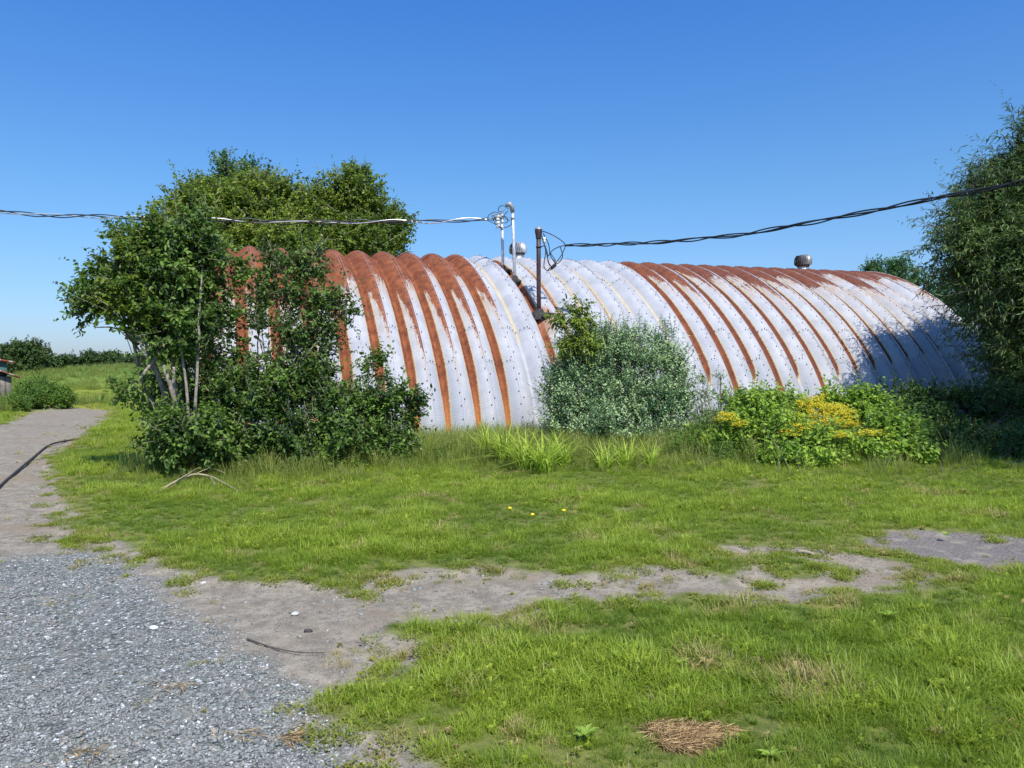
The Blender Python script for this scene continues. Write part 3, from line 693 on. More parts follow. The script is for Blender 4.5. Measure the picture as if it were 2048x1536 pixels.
for zz in (H_ - .30,): mb.lathe([(.05, zz), (.062, zz), (.062, zz + .03), (.05, zz + .03)], (.01, 0, 0), 12)
mb.tube([(.05, 0, H_ - .28), (.13, -.01, H_ - .26), (.16, -.01, H_ - .33)], .012, 6); mb.build('clamp', M['darkpipe'], mast)
mb = MB(); mb.lathe([(.01, -.06), (.035, -.06), (.04, -.02), (.025, 0), (.04, .02), (.035, .06), (.01, .06)], (.13, -.02, H_ - .14), 12); mb.build('insulator', M['porcelain'], mast, True)
Yb = b[1]
def loop_wire(pxs, name, root, mat, r=.009, yj=.0, n=40):
    P = [W(x_, y_, Yb_) - local(root) for x_, y_, Yb_ in pxs]
    mb = MB(); mb.tube(spline(P, n), r, 5); return mb.build(name, mat, root, True)
for L in ([(1085, 462, 0), (1105, 470, -.1), (1126, 484, -.1), (1130, 495, -.05), (1118, 518, -.1), (1103, 533, -.1), (1096, 540, 0)],
          [(1083, 470, 0), (1090, 492, -.15), (1095, 515, -.15), (1100, 530, -.1), (1108, 534, -.1), (1112, 524, 0), (1100, 505, .05)],
          [(1086, 466, .05), (1097, 488, .05), (1100, 508, .05), (1106, 520, .1), (1113, 528, .1), (1122, 520, .1), (1125, 510, 0), (1120, 492, 0)],
          [(1084, 476, 0), (1091, 500, -.1), (1089, 520, -.15), (1088, 533, -.1), (1094, 541, -.1), (1103, 538, -.1), (1110, 530, -.1), (1108, 520, 0)],
          [(1086, 480, 0), (1094, 504, 0), (1096, 522, .1), (1100, 532, .1)],
          [(1096, 512, 0), (1106, 500, 0), (1120, 493, 0), (1131, 491, 0)]):
    loop_wire([(x_, y_, Yb + o_) for x_, y_, o_ in L], 'drip_loop', mast, M['black'], .0105)
mb = MB(); mb.tube([W(1102, 538, Yb - .05) - b, W(1112, 530, Yb - .05) - b], .028, 8); mb.build('splice', M['black'], mast)
# white masts
yw = None
for i, (bx, by, tx_, ty_, lab) in enumerate(((1006, 541, 1004, 433, 'shorter white pipe mast on the hut roof, left of the taller one'),
                                              (1030, 562, 1025, 420, 'taller white pipe mast with a bent head, on the hut roof'))):
    b = on_hut(bx, by); tp = W(tx_, ty_, b[1]); m_ = empty('service_mast', b); tag(m_, lab, 'service mast')
    dt = tp - b
    mb = MB(); mb.tube([(0, 0, -.3), dt * .5, dt], .036, 12); mb.build('pipe', M['galv'], m_, True)
    mb = MB(); boot(np.zeros(3), .05, mb); [mb.add(stone(210 + q_)[0] * [.22, .24, .20] + [.05 + rng.normal(0, .06), -.05 + rng.normal(0, .04), -.02], None, stone(0)[1]) for q_ in range(5)]; mb.build('tar_collar', M['tar'], m_)
    if i == 1:
        mb = MB(); mb.tube([dt + [0, 0, -.05], dt + [-.01, -.01, .06], dt + [-.07, -.03, .13], dt + [-.15, -.04, .09]], [.05, .056, .062, .05], 12); mb.build('weatherhead', M['cap'], m_, True)
        mb = MB(); mb.tube([dt + [-.03, -.05, .15], dt + [-.17, -.05, .04]], .016, 6); mb.tube([dt + [-.02, -.05, .17], dt + [-.30, -.05, -.12]], .014, 6); mb.build('bracket', M['alu'], m_)
        ls = [[(1018, 418, 0), (1006, 411, 0), (998, 415, 0), (997, 422, 0), (1004, 424, 0)], [(1016, 422, 0), (1009, 430, 0), (1012, 438, 0), (1020, 441, 0)],
              [(1023, 440, 0), (1023, 448, 0), (1014, 454, 0), (1002, 454, 0), (990, 447, 0)]]
        mb = MB(); mb.lathe([(.036, -.22), (.046, -.22), (.046, -.17), (.036, -.17)], dt, 10); mb.build('clamp', M['cap'], m_)
    else:
        mb = MB(); mb.lathe([(.044, -.06), (.05, .0), (.045, .05), (.01, .07)], dt, 12); mb.box(dt + [-.10, -.04, -.02], (.20, .07, .09)); mb.build('weatherhead', M['cap'], m_, True)
        mb = MB(); 
        for zz in (-.08, -.16, -.24): mb.lathe([(.01, -.03), (.04, -.03), (.045, 0), (.04, .03), (.01, .03)], dt + [-.10, -.05, zz], 10)
        mb.build('insulator', M['porcelain'], m_, True)
        mb = MB(); mb.tube([dt + [-.14, -.04, -.30], dt + [-.10, -.04, 0]], .01, 6); mb.tube([dt + [0, 0, -.06], dt + [-.30, -.04, -.06]], .012, 6); mb.build('bracket', M['alu'], m_)
        ls = [[(1000, 427, 0), (990, 424, 0), (978, 430, 0), (976, 438, 0), (985, 441, 0), (992, 436, 0)], [(995, 429, 0), (984, 432, 0), (988, 442, 0), (994, 452, 0), (1004, 458, 0)],
              [(1002, 432, 0), (1012, 434, 0), (1016, 441, 0), (1010, 446, 0), (1001, 442, 0)], [(975, 441, 0), (990, 448, 0), (1000, 454, 0), (1007, 458, 0)], [(994, 428, .05), (991, 440, .05), (996, 447, 0)]]
        attach_left = b + dt + np.array([-.32, -.04, -.07])
    for L in ls: loop_wire([(x_, y_, b[1] + o_ - .05) for x_, y_, o_ in L], 'drip_loop', m_, M['black'], .009)

def cable(P, n, label, rB, strands, amp, pitch):
    c = spline(P, n); root = empty('power_cable', c[0]); tag(root, label, 'power cable')
    s_ = np.r_[0, np.cumsum(np.linalg.norm(np.diff(c, axis=0), axis=1))]
    T = norm(np.gradient(c, axis=0)); A_ = norm(np.cross(T, [0, 0, 1])); B_ = np.cross(A_, T)
    for nm, mt, ph, r_, am in strands:
        ang = 2 * math.pi * s_ / pitch + ph + .5 * np.sin(s_ * .7 + ph); a = amp * am * (1 + .5 * np.sin(s_ * 1.1 + ph))
        mb = MB(); mb.tube(c - c[0] + (A_ * np.cos(ang)[:, None] + B_ * np.sin(ang)[:, None]) * a[:, None], r_, 5); mb.build(nm, mt, root, True)
PL = [attach_left] + [W(*p) for p in ((900, 441, 18.7), (760, 444, 18.6), (600, 444, 18.5), (400, 440, 18.3), (200, 434, 18.1), (0, 424, 17.9), (-300, 405, 17.6), (-700, 372, 17.2))]
cable(PL, 620, 'bare and black twisted power cable running left from the white masts', .01, [('bare_strand', M['alu'], 0, .013, 1), ('black_strand', M['black'], 2.1, .013, 1), ('black_strand', M['black'], 4.2, .013, 1)], .038, 1.9)
PR = [W(*p) for p in ((1131, 491, 17.0), (1200, 489, 16.3), (1300, 486, 15.0), (1400, 477, 14.2), (1500, 467, 13.5), (1700, 430, 12.2), (1870, 398, 11.3), (2048, 362, 10.5), (2300, 305, 9.4), (2700, 200, 8.0))]
cable(PR, 620, 'black twisted power cable running right from the dark mast past the willow', .01, [('black_strand', M['black'], k_ * 2.1, .0125, 1) for k_ in range(3)], .024, 1.7)

# ------------------------------------------------------------------ VEGETATION
def leaf_mesh(name, P, D, Nn, Ln, Wd, tint, mat, parent, shape=4, origin=None):
    n = len(P); D = norm(D); S = norm(np.cross(D, Nn)); Nn = np.cross(S, D)
    Ln = Ln[:, None]; Wd = Wd[:, None]
    if shape == 4:
        parts = [P, P + D * Ln * .45 + S * Wd * .5 + Nn * Wd * .15, P + D * Ln - Nn * Ln * .12, P + D * Ln * .45 - S * Wd * .5 + Nn * Wd * .15]
        fc = np.array([[0, 1, 2], [0, 2, 3]])
    else:
        parts = [P, P + D * Ln * .28 + S * Wd * .46 + Nn * Wd * .15, P + D * Ln * .66 + S * Wd * .40 + Nn * Wd * .08, P + D * Ln - Nn * Ln * .18,
                 P + D * Ln * .66 - S * Wd * .40 + Nn * Wd * .08, P + D * Ln * .28 - S * Wd * .46 + Nn * Wd * .15]
        fc = np.array([[0, 1, 2, 3], [0, 3, 4, 5]])
    m = len(parts); V = np.stack(parts, 1).reshape(-1, 3)
    F = (np.arange(n)[:, None, None] * m + fc[None]).reshape(-1, fc.shape[1])
    if origin is not None: V = V - origin
    me = mesh_data(name, V, [F], {'tint': np.repeat(np.clip(tint, 0, 1), m)}, mat)
    return link(name, me, parent)

def plant(name, label, cat, base, lobes, *, clusters=40, twigs=6, leaves=9, tl=.28, leaf=(.05, .03), shape=6, mats=('lilac',), bark='bark', stems=3, stem_r=.03,
          depth=.8, crad=.18, up=.5, tint0=.45, tintv=.22, droop=0.0, shell=.45, seed=1, group=None, spread=.15, tipfrac=0, trunk_to=None, crown_name='crown', stem_name='trunk', top_tint=.25, twig_r=.004, leaf_j=.8, zmin=.02, limbs=()):
    """lobes: (px, py, rx_px, ry_px, Y[, weight[, mat index]])"""
    r = np.random.default_rng(seed)
    base = np.asarray(base, float); root = empty(name, base); tag(root, label, cat, group)
    LB = []
    for lb in lobes:
        px_, py_, rx_, ry_, Yl = lb[:5]; wgt = lb[5] if len(lb) > 5 else 1; mi = lb[6] if len(lb) > 6 else 0
        c = W(px_, py_, Yl); sc = Yl / F_PX; LB.append((c, np.array([rx_ * sc, max(rx_, ry_) * sc * depth, ry_ * sc]), wgt, mi))
    wood = MB(); twig = MB()
    for pts_, r0_, r1_ in limbs:
        P_ = spline([W(p_[0], p_[1], p_[2] + .28) for p_ in pts_], 22); wood.tube(P_ + r.normal(0, .004, P_.shape), np.linspace(r0_, r1_, 22), 7, True)
    # stems
    sb = [base + np.array([r.normal(0, spread), r.normal(0, spread * .7), -.05]) for _ in range(stems)]
    sb[0] = base + [0, 0, -.05]
    ends = []
    for j, (c, rad, wgt, mi) in enumerate(LB):
        s0 = sb[j % stems]
        if wgt < .5 and j:
            big = [l[0] for l in LB[:j] if l[2] >= .5]
            if big: s0 = min(big, key=lambda q_: np.linalg.norm(q_ - c))
        hgt = c[2] - s0[2]
        mid = s0 + (c - s0) * .45 + np.array([0, 0, hgt * .12]) + r.normal(0, .07, 3) * max(hgt, .3)
        q1 = s0 + (c - s0) * .2 + np.array([0, 0, hgt * .08]) + r.normal(0, .02, 3) * max(hgt, .3)
        path = spline([s0, q1, mid, c - [0, 0, rad[2] * .3], c + [0, 0, rad[2] * .45]], 12)
        wood.tube(path, np.linspace(stem_r * (.7 + .5 * r.uniform()), stem_r * .18, 12), 6, False)
        ends.append(path)
    allP = {i: [] for i in range(len(mats))}
    wsum = sum(l[2] * l[1][0] * l[1][2] for l in LB)
    for j, (c, rad, wgt, mi) in enumerate(LB):
        nc = max(3, int(round(clusters * len(LB) * wgt * rad[0] * rad[2] / wsum)))
        dd = norm(r.normal(0, 1, (nc, 3))); rr = shell + (1 - shell) * r.uniform(0, 1, nc) ** .7
        rr = rr * r.uniform(.85, 1.12, nc)
        cc = c + dd * rad * rr[:, None]; cc = cc[cc[:, 2] > zmin]
        nc = len(cc)
        if nc == 0: continue
        out = norm((cc - c) / rad)
        # secondary branches
        for i in range(nc):
            if r.uniform() < .7:
                pth = ends[j]; a0 = pth[r.integers(6, 12)]
                m0 = (a0 + cc[i]) / 2 + np.array([0, 0, -.04]) + r.normal(0, .03, 3)
                twig.tube(spline([a0, m0, cc[i]], 5), np.linspace(twig_r * 2.2, twig_r, 5), 3, False)
        n_t = nc * twigs
        tb = np.repeat(cc, twigs, 0) + r.normal(0, crad * .45, (n_t, 3)); od = np.repeat(out, twigs, 0)
        td = norm(od * .6 + np.array([0, 0, up]) + r.normal(0, .55, (n_t, 3))); tlen = tl * r.uniform(.6, 1.3, n_t)
        ct = np.repeat(r.normal(0, tintv, nc), twigs)
        if tipfrac:
            long_ = r.uniform(0, 1, n_t) < tipfrac; tlen = np.where(long_, tlen * 1.9, tlen)
        for i in range(n_t):
            if i % 2 == 0:
                e_ = tb[i] + td[i] * tlen[i]; e_ = e_ - [0, 0, droop * tlen[i]]
                twig.tube(np.array([tb[i], (tb[i] + e_) / 2 + [0, 0, droop * tlen[i] * .25], e_]), [twig_r * 1.1, twig_r, twig_r * .5], 3, False)
        f = np.tile((np.arange(leaves) + .5) / leaves, n_t); n_l = n_t * leaves
        B = np.repeat(tb, leaves, 0); Dr = np.repeat(td, leaves, 0); Tl = np.repeat(tlen, leaves)
        P = B + Dr * (f * Tl)[:, None]; P[:, 2] -= droop * f ** 2 * Tl
        pr = norm(np.cross(Dr, r.normal(0, 1, (n_l, 3))))
        LD = norm(Dr * .55 + pr * leaf_j + r.normal(0, .25, (n_l, 3)) + np.array([0, 0, -.25 - droop]))
        NN = norm(r.normal(0, .55, (n_l, 3)) + np.array([0, 0, 1.0]) + np.repeat(od, leaves, 0) * .35)
        Ls = leaf[0] * np.clip(np.exp(r.normal(-.05, .28, n_l)), .4, 1.6) * (1 - .3 * f); Ws = leaf[1] * r.uniform(.75, 1.2, n_l) * (1 - .3 * f)
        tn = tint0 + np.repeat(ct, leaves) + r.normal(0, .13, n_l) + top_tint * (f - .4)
        allP[mi].append((P, LD, NN, Ls, Ws, tn))
    first = True
    for mi, lst in allP.items():
        if not lst: continue
        cat_ = [np.concatenate(z) for z in zip(*lst)]
        ok_ = cat_[0][:, 2] > .0
        cat_ = [z[ok_] for z in cat_]
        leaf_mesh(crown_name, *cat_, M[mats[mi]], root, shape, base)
    V = np.vstack(wood.v) - base; wood.v = [V]; wood.build(stem_name, M[bark], root, True)
    if twig.v:
        V = np.vstack(twig.v) - base; twig.v = [V]; tag(twig.build('twigs', M[bark], root), kind='stuff')
    return root

g = lambda x_, y_: G(x_, y_)
# left lilac thicket
plant('tall_shrub', 'tall leaning many stemmed shrub at the left end of the hut', 'shrub', g(365, 938),
      [(330, 540, 88, 75, 11), (265, 565, 66, 55, 10.9, .9), (205, 590, 48, 38, 10.8, .55), (385, 510, 66, 60, 11.2, .9), (310, 488, 58, 42, 11, .8, 1), (430, 610, 50, 70, 11.3, .28), (345, 655, 80, 62, 10.9, 1.05),
       (262, 625, 52, 30, 10.7, .6, 1), (440, 540, 44, 44, 11.3, .35), (245, 545, 38, 42, 10.6, .6, 1), (390, 710, 55, 50, 11.5, .35), (470, 690, 34, 60, 11.5, .12), (340, 790, 36, 60, 11.6, .4), (395, 450, 34, 26, 11.2, .35),
       (172, 610, 22, 26, 10.8, .16), (200, 545, 26, 22, 10.8, .22), (265, 475, 26, 20, 11, .2), (262, 776, 20, 9, 10.3, .08)],
      clusters=15, twigs=12, leaves=9, tl=.22, leaf=(.080, .054), mats=('lilac', 'lilac_sunlit'), stems=9, stem_r=.036, spread=.22, crad=.16, seed=3, tipfrac=.18, shell=.25, tint0=.5, tintv=.28, up=.35,
      limbs=([[(388, 935, 10.4), (391, 800, 10.35), (398, 680, 10.4), (400, 600, 10.5), (408, 520, 10.8)], .026, .010], [[(352, 930, 10.4), (353, 830, 10.35), (340, 770, 10.3), (326, 732, 10.3)], .036, .026],
             [[(353, 830, 10.35), (347, 770, 10.3), (348, 735, 10.3)], .026, .02], [[(378, 900, 10.4), (374, 780, 10.4), (362, 700, 10.4), (345, 630, 10.5)], .026, .010],
             [[(330, 800, 10.6), (312, 735, 10.5), (290, 700, 10.4), (262, 668, 10.4), (222, 655, 10.4), (186, 654, 10.4)], .028, .006], [[(290, 700, 10.4), (278, 668, 10.4), (268, 640, 10.5)], .016, .008], [[(262, 668, 10.4), (240, 650, 10.4), (228, 640, 10.4)], .010, .005],
             [[(315, 830, 10.5), (300, 800, 10.4), (280, 782, 10.3), (250, 775, 10.3)], .012, .004]))
plant('slender_shrub', 'thin open shrub with bare upright stems against the striped hut wall', 'shrub', g(575, 935),
      [(540, 535, 30, 26, 11.6, .8), (605, 535, 40, 30, 11.7, 1), (575, 585, 48, 26, 11.6, .8), (650, 610, 48, 26, 11.6, .8), (685, 612, 26, 22, 11.5, .7), (615, 665, 52, 34, 11.6, .6), (560, 655, 32, 32, 11.5, .5), (650, 690, 34, 26, 11.6, .5), (520, 600, 24, 34, 11.6, .5), (600, 740, 50, 40, 11.5, .6), (505, 650, 24, 30, 11.5, .4)],
      clusters=16, twigs=6, leaves=8, tl=.22, leaf=(.070, .048), mats=('lilac',), stems=8, stem_r=.016, spread=.20, crad=.15, seed=4, tipfrac=.2, tint0=.38, shell=.2)
for i, (lab, bx, by, lobes, sd, cl, mt) in enumerate((
        ('dark leafy bush at the foot of the leaning shrub', 385, 942, [(350, 880, 50, 56, 10.5), (415, 885, 60, 52, 10.45), (400, 820, 52, 50, 11.2, .6), (320, 900, 26, 34, 10.8, .6), (440, 800, 44, 60, 11.1, .8)], 5, 52, 'lilac'),
        ('dense dark green bush between the leaning shrub and the striped wall', 520, 945, [(510, 850, 62, 66, 11), (545, 790, 56, 48, 11.2), (470, 900, 56, 36, 10.7), (575, 895, 56, 38, 10.8), (500, 760, 40, 36, 11.3, .5)], 6, 50, 'lilac'),
        ('round dark green bush low in front of the rusty stripes', 650, 945, [(640, 840, 62, 60, 11.2), (610, 780, 46, 42, 11.4, .9), (680, 895, 62, 40, 11), (620, 910, 50, 30, 10.8), (675, 780, 40, 46, 11.4, .6)], 7, 48, 'lilac'),
        ('small bush with upright leafy shoots, rightmost of the dark ones', 755, 925, [(745, 855, 44, 44, 11.6, .8), (775, 800, 28, 46, 11.7, .4), (808, 850, 18, 36, 11.7, .3), (720, 810, 30, 38, 11.6, .6), (760, 895, 58, 28, 11.4), (832, 800, 9, 18, 11.8, .15), (745, 745, 14, 22, 11.7, .4)], 8, 34, 'lilac'))):
    plant('low_bush', lab, 'bush', g(bx, by), lobes, clusters=int(cl * .36), twigs=13, leaves=8, tl=.20, leaf=(.078, .054), tintv=.32, mats=(mt,), stems=7, stem_r=.014, spread=.28, crad=.12, seed=sd, shell=.3, tipfrac=.3, tint0=.45, up=.8)
# trees behind the hut
plant('maple_tree', 'broad leafy tree rising behind the left end of the hut', 'tree', (W(500, 740, 31)[0], 31, 0),
      [(470, 440, 78, 52, 31), (410, 430, 56, 48, 30.5), (540, 415, 62, 44, 31), (590, 475, 60, 46, 31), (500, 395, 52, 30, 31), (370, 460, 34, 36, 30), (440, 495, 70, 36, 30), (350, 425, 16, 14, 30, .4), (540, 490, 90, 38, 30), (555, 400, 26, 20, 31, .6)],
      clusters=15, twigs=30, leaves=12, tl=.5, leaf=(.17, .11), shape=4, mats=('maple',), stems=2, stem_r=.22, tintv=.26, crad=.60, seed=9, tint0=.55, twig_r=.012, tipfrac=.1, shell=.5)
plant('maple_tree', 'leafy tree behind the hut, right of the broad one, with a knobbly top', 'tree', (W(690, 740, 32)[0], 32, 0),
      [(690, 460, 72, 52, 32), (705, 385, 34, 32, 32), (664, 398, 26, 24, 32, .7), (735, 425, 36, 32, 32), (765, 475, 38, 32, 32), (640, 440, 44, 42, 31.6), (700, 500, 80, 26, 31.5), (780, 445, 14, 14, 32, .4), (725, 360, 14, 16, 32, .4)],
      clusters=14, twigs=30, leaves=12, tl=.5, leaf=(.17, .11), shape=4, mats=('maple',), stems=1, stem_r=.24, tintv=.26, crad=.60, seed=10, tint0=.36, twig_r=.012, tipfrac=.1, shell=.5)
plant('poplar_tree', 'pale green poplar shoots poking above the broad tree', 'tree', (W(450, 740, 34)[0], 34, 0),
      [(447, 345, 14, 30, 34), (455, 385, 24, 24, 34), (495, 355, 15, 24, 34, .8), (392, 385, 12, 14, 34, .7), (405, 398, 16, 12, 34, .7), (480, 385, 20, 16, 34, .8)],
      clusters=18, twigs=6, leaves=10, tl=.5, leaf=(.15, .12), shape=4, mats=('poplar',), stems=1, stem_r=.16, crad=.35, seed=11, tint0=.6, twig_r=.012)
for i, (lab, lobes, bx, sd) in enumerate((('small upright tree showing above the far end of the hut', [(1790, 545, 16, 20, 46), (1782, 570, 26, 24, 46)], 1785, 12),
        ('low tree top just left of the small upright one over the hut', [(1742, 552, 9, 10, 48), (1757, 543, 6, 9, 48), (1745, 575, 22, 14, 48)], 1748, 13),
        ('bushy tree beside the willow above the far end of the hut', [(1835, 575, 30, 26, 44), (1870, 600, 36, 40, 44), (1830, 545, 10, 12, 44, .5), (1905, 640, 40, 44, 44), (1930, 720, 50, 60, 44)], 1870, 14))):
    plant('poplar_tree', lab, 'tree', (W(bx, 730, lobes[0][4])[0], lobes[0][4], 0), lobes, clusters=26, twigs=7, leaves=10, tl=.6, leaf=(.20, .13), shape=4, mats=('poplar',), bark='bark_dark', stems=1, stem_r=.14, crad=.4, seed=sd, tint0=.35, twig_r=.015, up=.8)
# silver shrub and the sapling
plant('silver_shrub', 'rounded shrub of silvery pale leaves against the middle of the hut', 'shrub', g(1240, 898),
      [(1170, 800, 80, 72, 13.8), (1290, 775, 84, 84, 13.9), (1200, 720, 70, 50, 14), (1185, 695, 30, 20, 14, .4), (1330, 830, 56, 58, 13.7), (1150, 850, 62, 42, 13.5), (1250, 855, 100, 46, 13.3), (1320, 715, 44, 36, 14, .6), (1135, 755, 44, 40, 14, .8), (1250, 700, 56, 34, 14, .7), (1185, 700, 56, 36, 14, .8), (1360, 770, 22, 50, 13.8, .5), (1330, 690, 10, 22, 14, .3)],
      clusters=34, twigs=14, leaves=12, tl=.22, leaf=(.062, .032), shape=4, mats=('silver',), bark='bark_dark', stems=9, stem_r=.02, spread=.35, crad=.17, seed=15, tint0=.42, tintv=.32, top_tint=.35, tipfrac=.32, up=.9, leaf_j=.9)
plant('sapling', 'young sapling with drooping leaves poking out above the silvery shrub', 'sapling', g(1160, 890),
      [(1155, 620, 18, 14, 13.6), (1130, 642, 24, 12, 13.6), (1182, 648, 16, 10, 13.6), (1150, 655, 24, 12, 13.6), (1128, 688, 30, 14, 13.6), (1160, 700, 34, 20, 13.6)],
      clusters=7, twigs=5, leaves=8, tl=.20, leaf=(.105, .038), shape=6, mats=('maple',), stems=1, stem_r=.018, crad=.08, seed=16, tint0=.75, droop=.35, spread=.02, leaf_j=.7)
for i, (px_, py_, Yl, mt, lab) in enumerate(((880, 925, 11.6, 'goldenrod', 'low leafy weed at the foot of the rusty stripes, nearest the dark bushes'), (940, 915, 12.2, 'goldenrod', 'low weed in the tall grass left of the daylilies'), (1065, 945, 10.9, 'berry', 'leafy bright weed in front of the daylilies'),
        (1120, 905, 12.6, 'goldenrod', 'low weed at the left foot of the silvery shrub'), (1180, 940, 11.0, 'goldenrod', 'low weed before the left half of the silvery shrub'), (1240, 935, 11.3, 'dark_leaf', 'dark low weed before the middle of the silvery shrub'), (1330, 940, 11.0, 'goldenrod', 'low weed before the right half of the silvery shrub'),
        (600, 965, 10.2, 'berry', 'leafy weed at the edge of the lawn before the dark bushes'), (700, 950, 10.6, 'goldenrod', 'low weed in the tall grass below the dark bushes'), (500, 975, 9.9, 'goldenrod', 'grassy weed beside the bleached fallen branch'), (800, 940, 11.0, 'goldenrod', 'low weed between the dark bushes and the striped wall'))):
    plant('low_weed', lab, 'weed', (W(px_, 900, Yl)[0], Yl, 0), [(px_, py_, 30, 16, Yl), (px_ + 22, py_ + 4, 20, 12, Yl - .1), (px_ - 20, py_ + 2, 16, 16, Yl + .1, .7)], clusters=9, twigs=6, leaves=7, tl=.14, leaf=(.06, .03), shape=6, mats=(mt,), bark='stem', stems=4, stem_r=.006, crad=.08, seed=400 + i, spread=.1, tint0=.5, up=.9, tipfrac=.3)
# thin weeds right of the silver shrub
for i, (px_, py_, Yl) in enumerate(((1405, 742, 13.4), (1440, 746, 13.3), (1418, 790, 13.1), (1462, 780, 13.0))):
    plant('stalk_weed', ['tall greyish weed stalk right of the silvery shrub', 'thin dry weed stalk, tallest beside the silvery shrub', 'short leafy weed stalk low beside the silvery shrub', 'leaning weed stalk nearest the goldenrod'][i], 'weed', (W(px_, 800, Yl)[0], Yl, 0),
          [(px_, py_ + 14, 7, 16, Yl), (px_ + 6, py_ + 45, 12, 22, Yl), (px_ - 6, py_ + 80, 14, 20, Yl)], clusters=7, twigs=4, leaves=7, tl=.12, leaf=(.05, .016), shape=4, mats=('silver',), bark='stem_brown', stems=2, stem_r=.008, crad=.06, seed=20 + i, spread=.05, tint0=.4)
# bright brambles
for i, (lab, bx, by, lobes, sd, cl) in enumerate((
        ('bright green bramble bush left of the goldenrod', 1520, 945, [(1500, 850, 46, 48, 11.9), (1545, 830, 44, 44, 12.1), (1470, 890, 44, 40, 11.6), (1540, 900, 56, 36, 11.4), (1515, 805, 26, 24, 12.2, .5)], 31, 44),
        ('light green bramble in front of the goldenrod', 1640, 955, [(1620, 910, 50, 34, 11.0), (1690, 915, 50, 34, 11.0), (1520, 935, 50, 20, 10.8, .8), (1590, 930, 44, 20, 10.7), (1650, 935, 60, 18, 10.6), (1575, 880, 36, 34, 11.3)], 32, 44),
        ('light green bramble at the edge of the willow shade', 1770, 950, [(1760, 880, 44, 38, 11.2), (1800, 915, 44, 28, 10.9), (1740, 925, 46, 22, 10.8), (1815, 880, 30, 30, 11.3, .7)], 33, 42),
        ('bright leafy bush behind and right of the goldenrod', 1710, 900, [(1700, 805, 36, 28, 12.9), (1740, 825, 40, 36, 12.8), (1650, 815, 24, 24, 12.9, .5), (1720, 850, 40, 30, 12.6), (1590, 830, 28, 34, 13, .6)], 34, 34))):
    lobes = [(q_[0], q_[1], q_[2] * 1.1, q_[3] * 1.08, *q_[4:]) for q_ in lobes]
    plant('bramble_bush', lab, 'bush', g(bx, by), lobes, clusters=int(cl * .5), twigs=12, leaves=8, tl=.2, leaf=(.085, .058), tintv=.26, mats=('berry',), bark='stem', stems=6, stem_r=.010, spread=.3, crad=.12, seed=sd, tint0=.5, shell=.3, tipfrac=.15)
plant('low_bush', 'pale green scrubby bush between the daylilies and the brambles', 'bush', g(1400, 945), [(1390, 900, 44, 34, 11.6), (1430, 865, 40, 44, 12), (1350, 915, 34, 26, 11.5, .7), (1460, 915, 50, 28, 11.2)], clusters=40, twigs=6, leaves=9, tl=.16, leaf=(.055, .022), mats=('goldenrod',), shape=4, bark='stem', stems=5, stem_r=.009, spread=.3, crad=.12, seed=35, tint0=.5)
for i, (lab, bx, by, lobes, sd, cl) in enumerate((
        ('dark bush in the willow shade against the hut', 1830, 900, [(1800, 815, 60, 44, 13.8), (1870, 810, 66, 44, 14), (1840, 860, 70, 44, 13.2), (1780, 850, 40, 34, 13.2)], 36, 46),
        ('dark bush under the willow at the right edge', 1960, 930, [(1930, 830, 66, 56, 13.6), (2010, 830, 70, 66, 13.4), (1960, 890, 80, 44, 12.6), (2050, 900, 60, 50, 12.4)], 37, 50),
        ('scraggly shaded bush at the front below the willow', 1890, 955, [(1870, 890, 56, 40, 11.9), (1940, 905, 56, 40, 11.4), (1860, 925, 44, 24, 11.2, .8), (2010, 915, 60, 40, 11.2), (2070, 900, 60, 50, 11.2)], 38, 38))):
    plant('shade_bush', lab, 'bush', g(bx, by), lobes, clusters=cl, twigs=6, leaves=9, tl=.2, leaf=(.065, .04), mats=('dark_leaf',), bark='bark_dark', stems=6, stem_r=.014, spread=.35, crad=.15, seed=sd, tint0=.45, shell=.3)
# willow
wb = np.array([12.6, 16.8, 0])
plant('willow_tree', 'large willow with narrow leaves overhanging the right end of the hut', 'willow tree', wb,
      [(2050, 410, 85, 92, 17), (1990, 500, 95, 84, 16.6), (2080, 540, 110, 120, 16), (1985, 585, 70, 54, 17.2, .9), (1970, 430, 56, 66, 17.2, .8), (2065, 345, 56, 56, 17, .8), (2120, 340, 90, 100, 17), (2070, 690, 85, 80, 17), (2110, 720, 110, 110, 16),
       (1925, 500, 44, 36, 16.8, .6), (1888, 492, 26, 14, 16.6, .3), (2085, 800, 72, 80, 16.4), (2120, 820, 100, 90, 15.5), (2038, 275, 12, 24, 17, .3), (1955, 365, 24, 24, 17.2, .35), (2200, 450, 130, 190, 17, .9), (2200, 650, 130, 150, 16.5, .9), (1905, 545, 34, 22, 17, .5), (2035, 640, 50, 50, 17.2, .8),
       (2110, 420, 90, 120, 18.2, .9), (2060, 560, 80, 90, 18.6, .8), (1985, 560, 60, 80, 18.3, .6)],
      clusters=74, twigs=10, leaves=13, tl=.55, leaf=(.17, .036), tintv=.25, shape=4, mats=('willow',), bark='bark_dark', stems=3, stem_r=.13, crad=.34, seed=40, tint0=.5, droop=.2, up=.4, tipfrac=.25, shell=.1, spread=.15, twig_r=.006, leaf_j=.55)
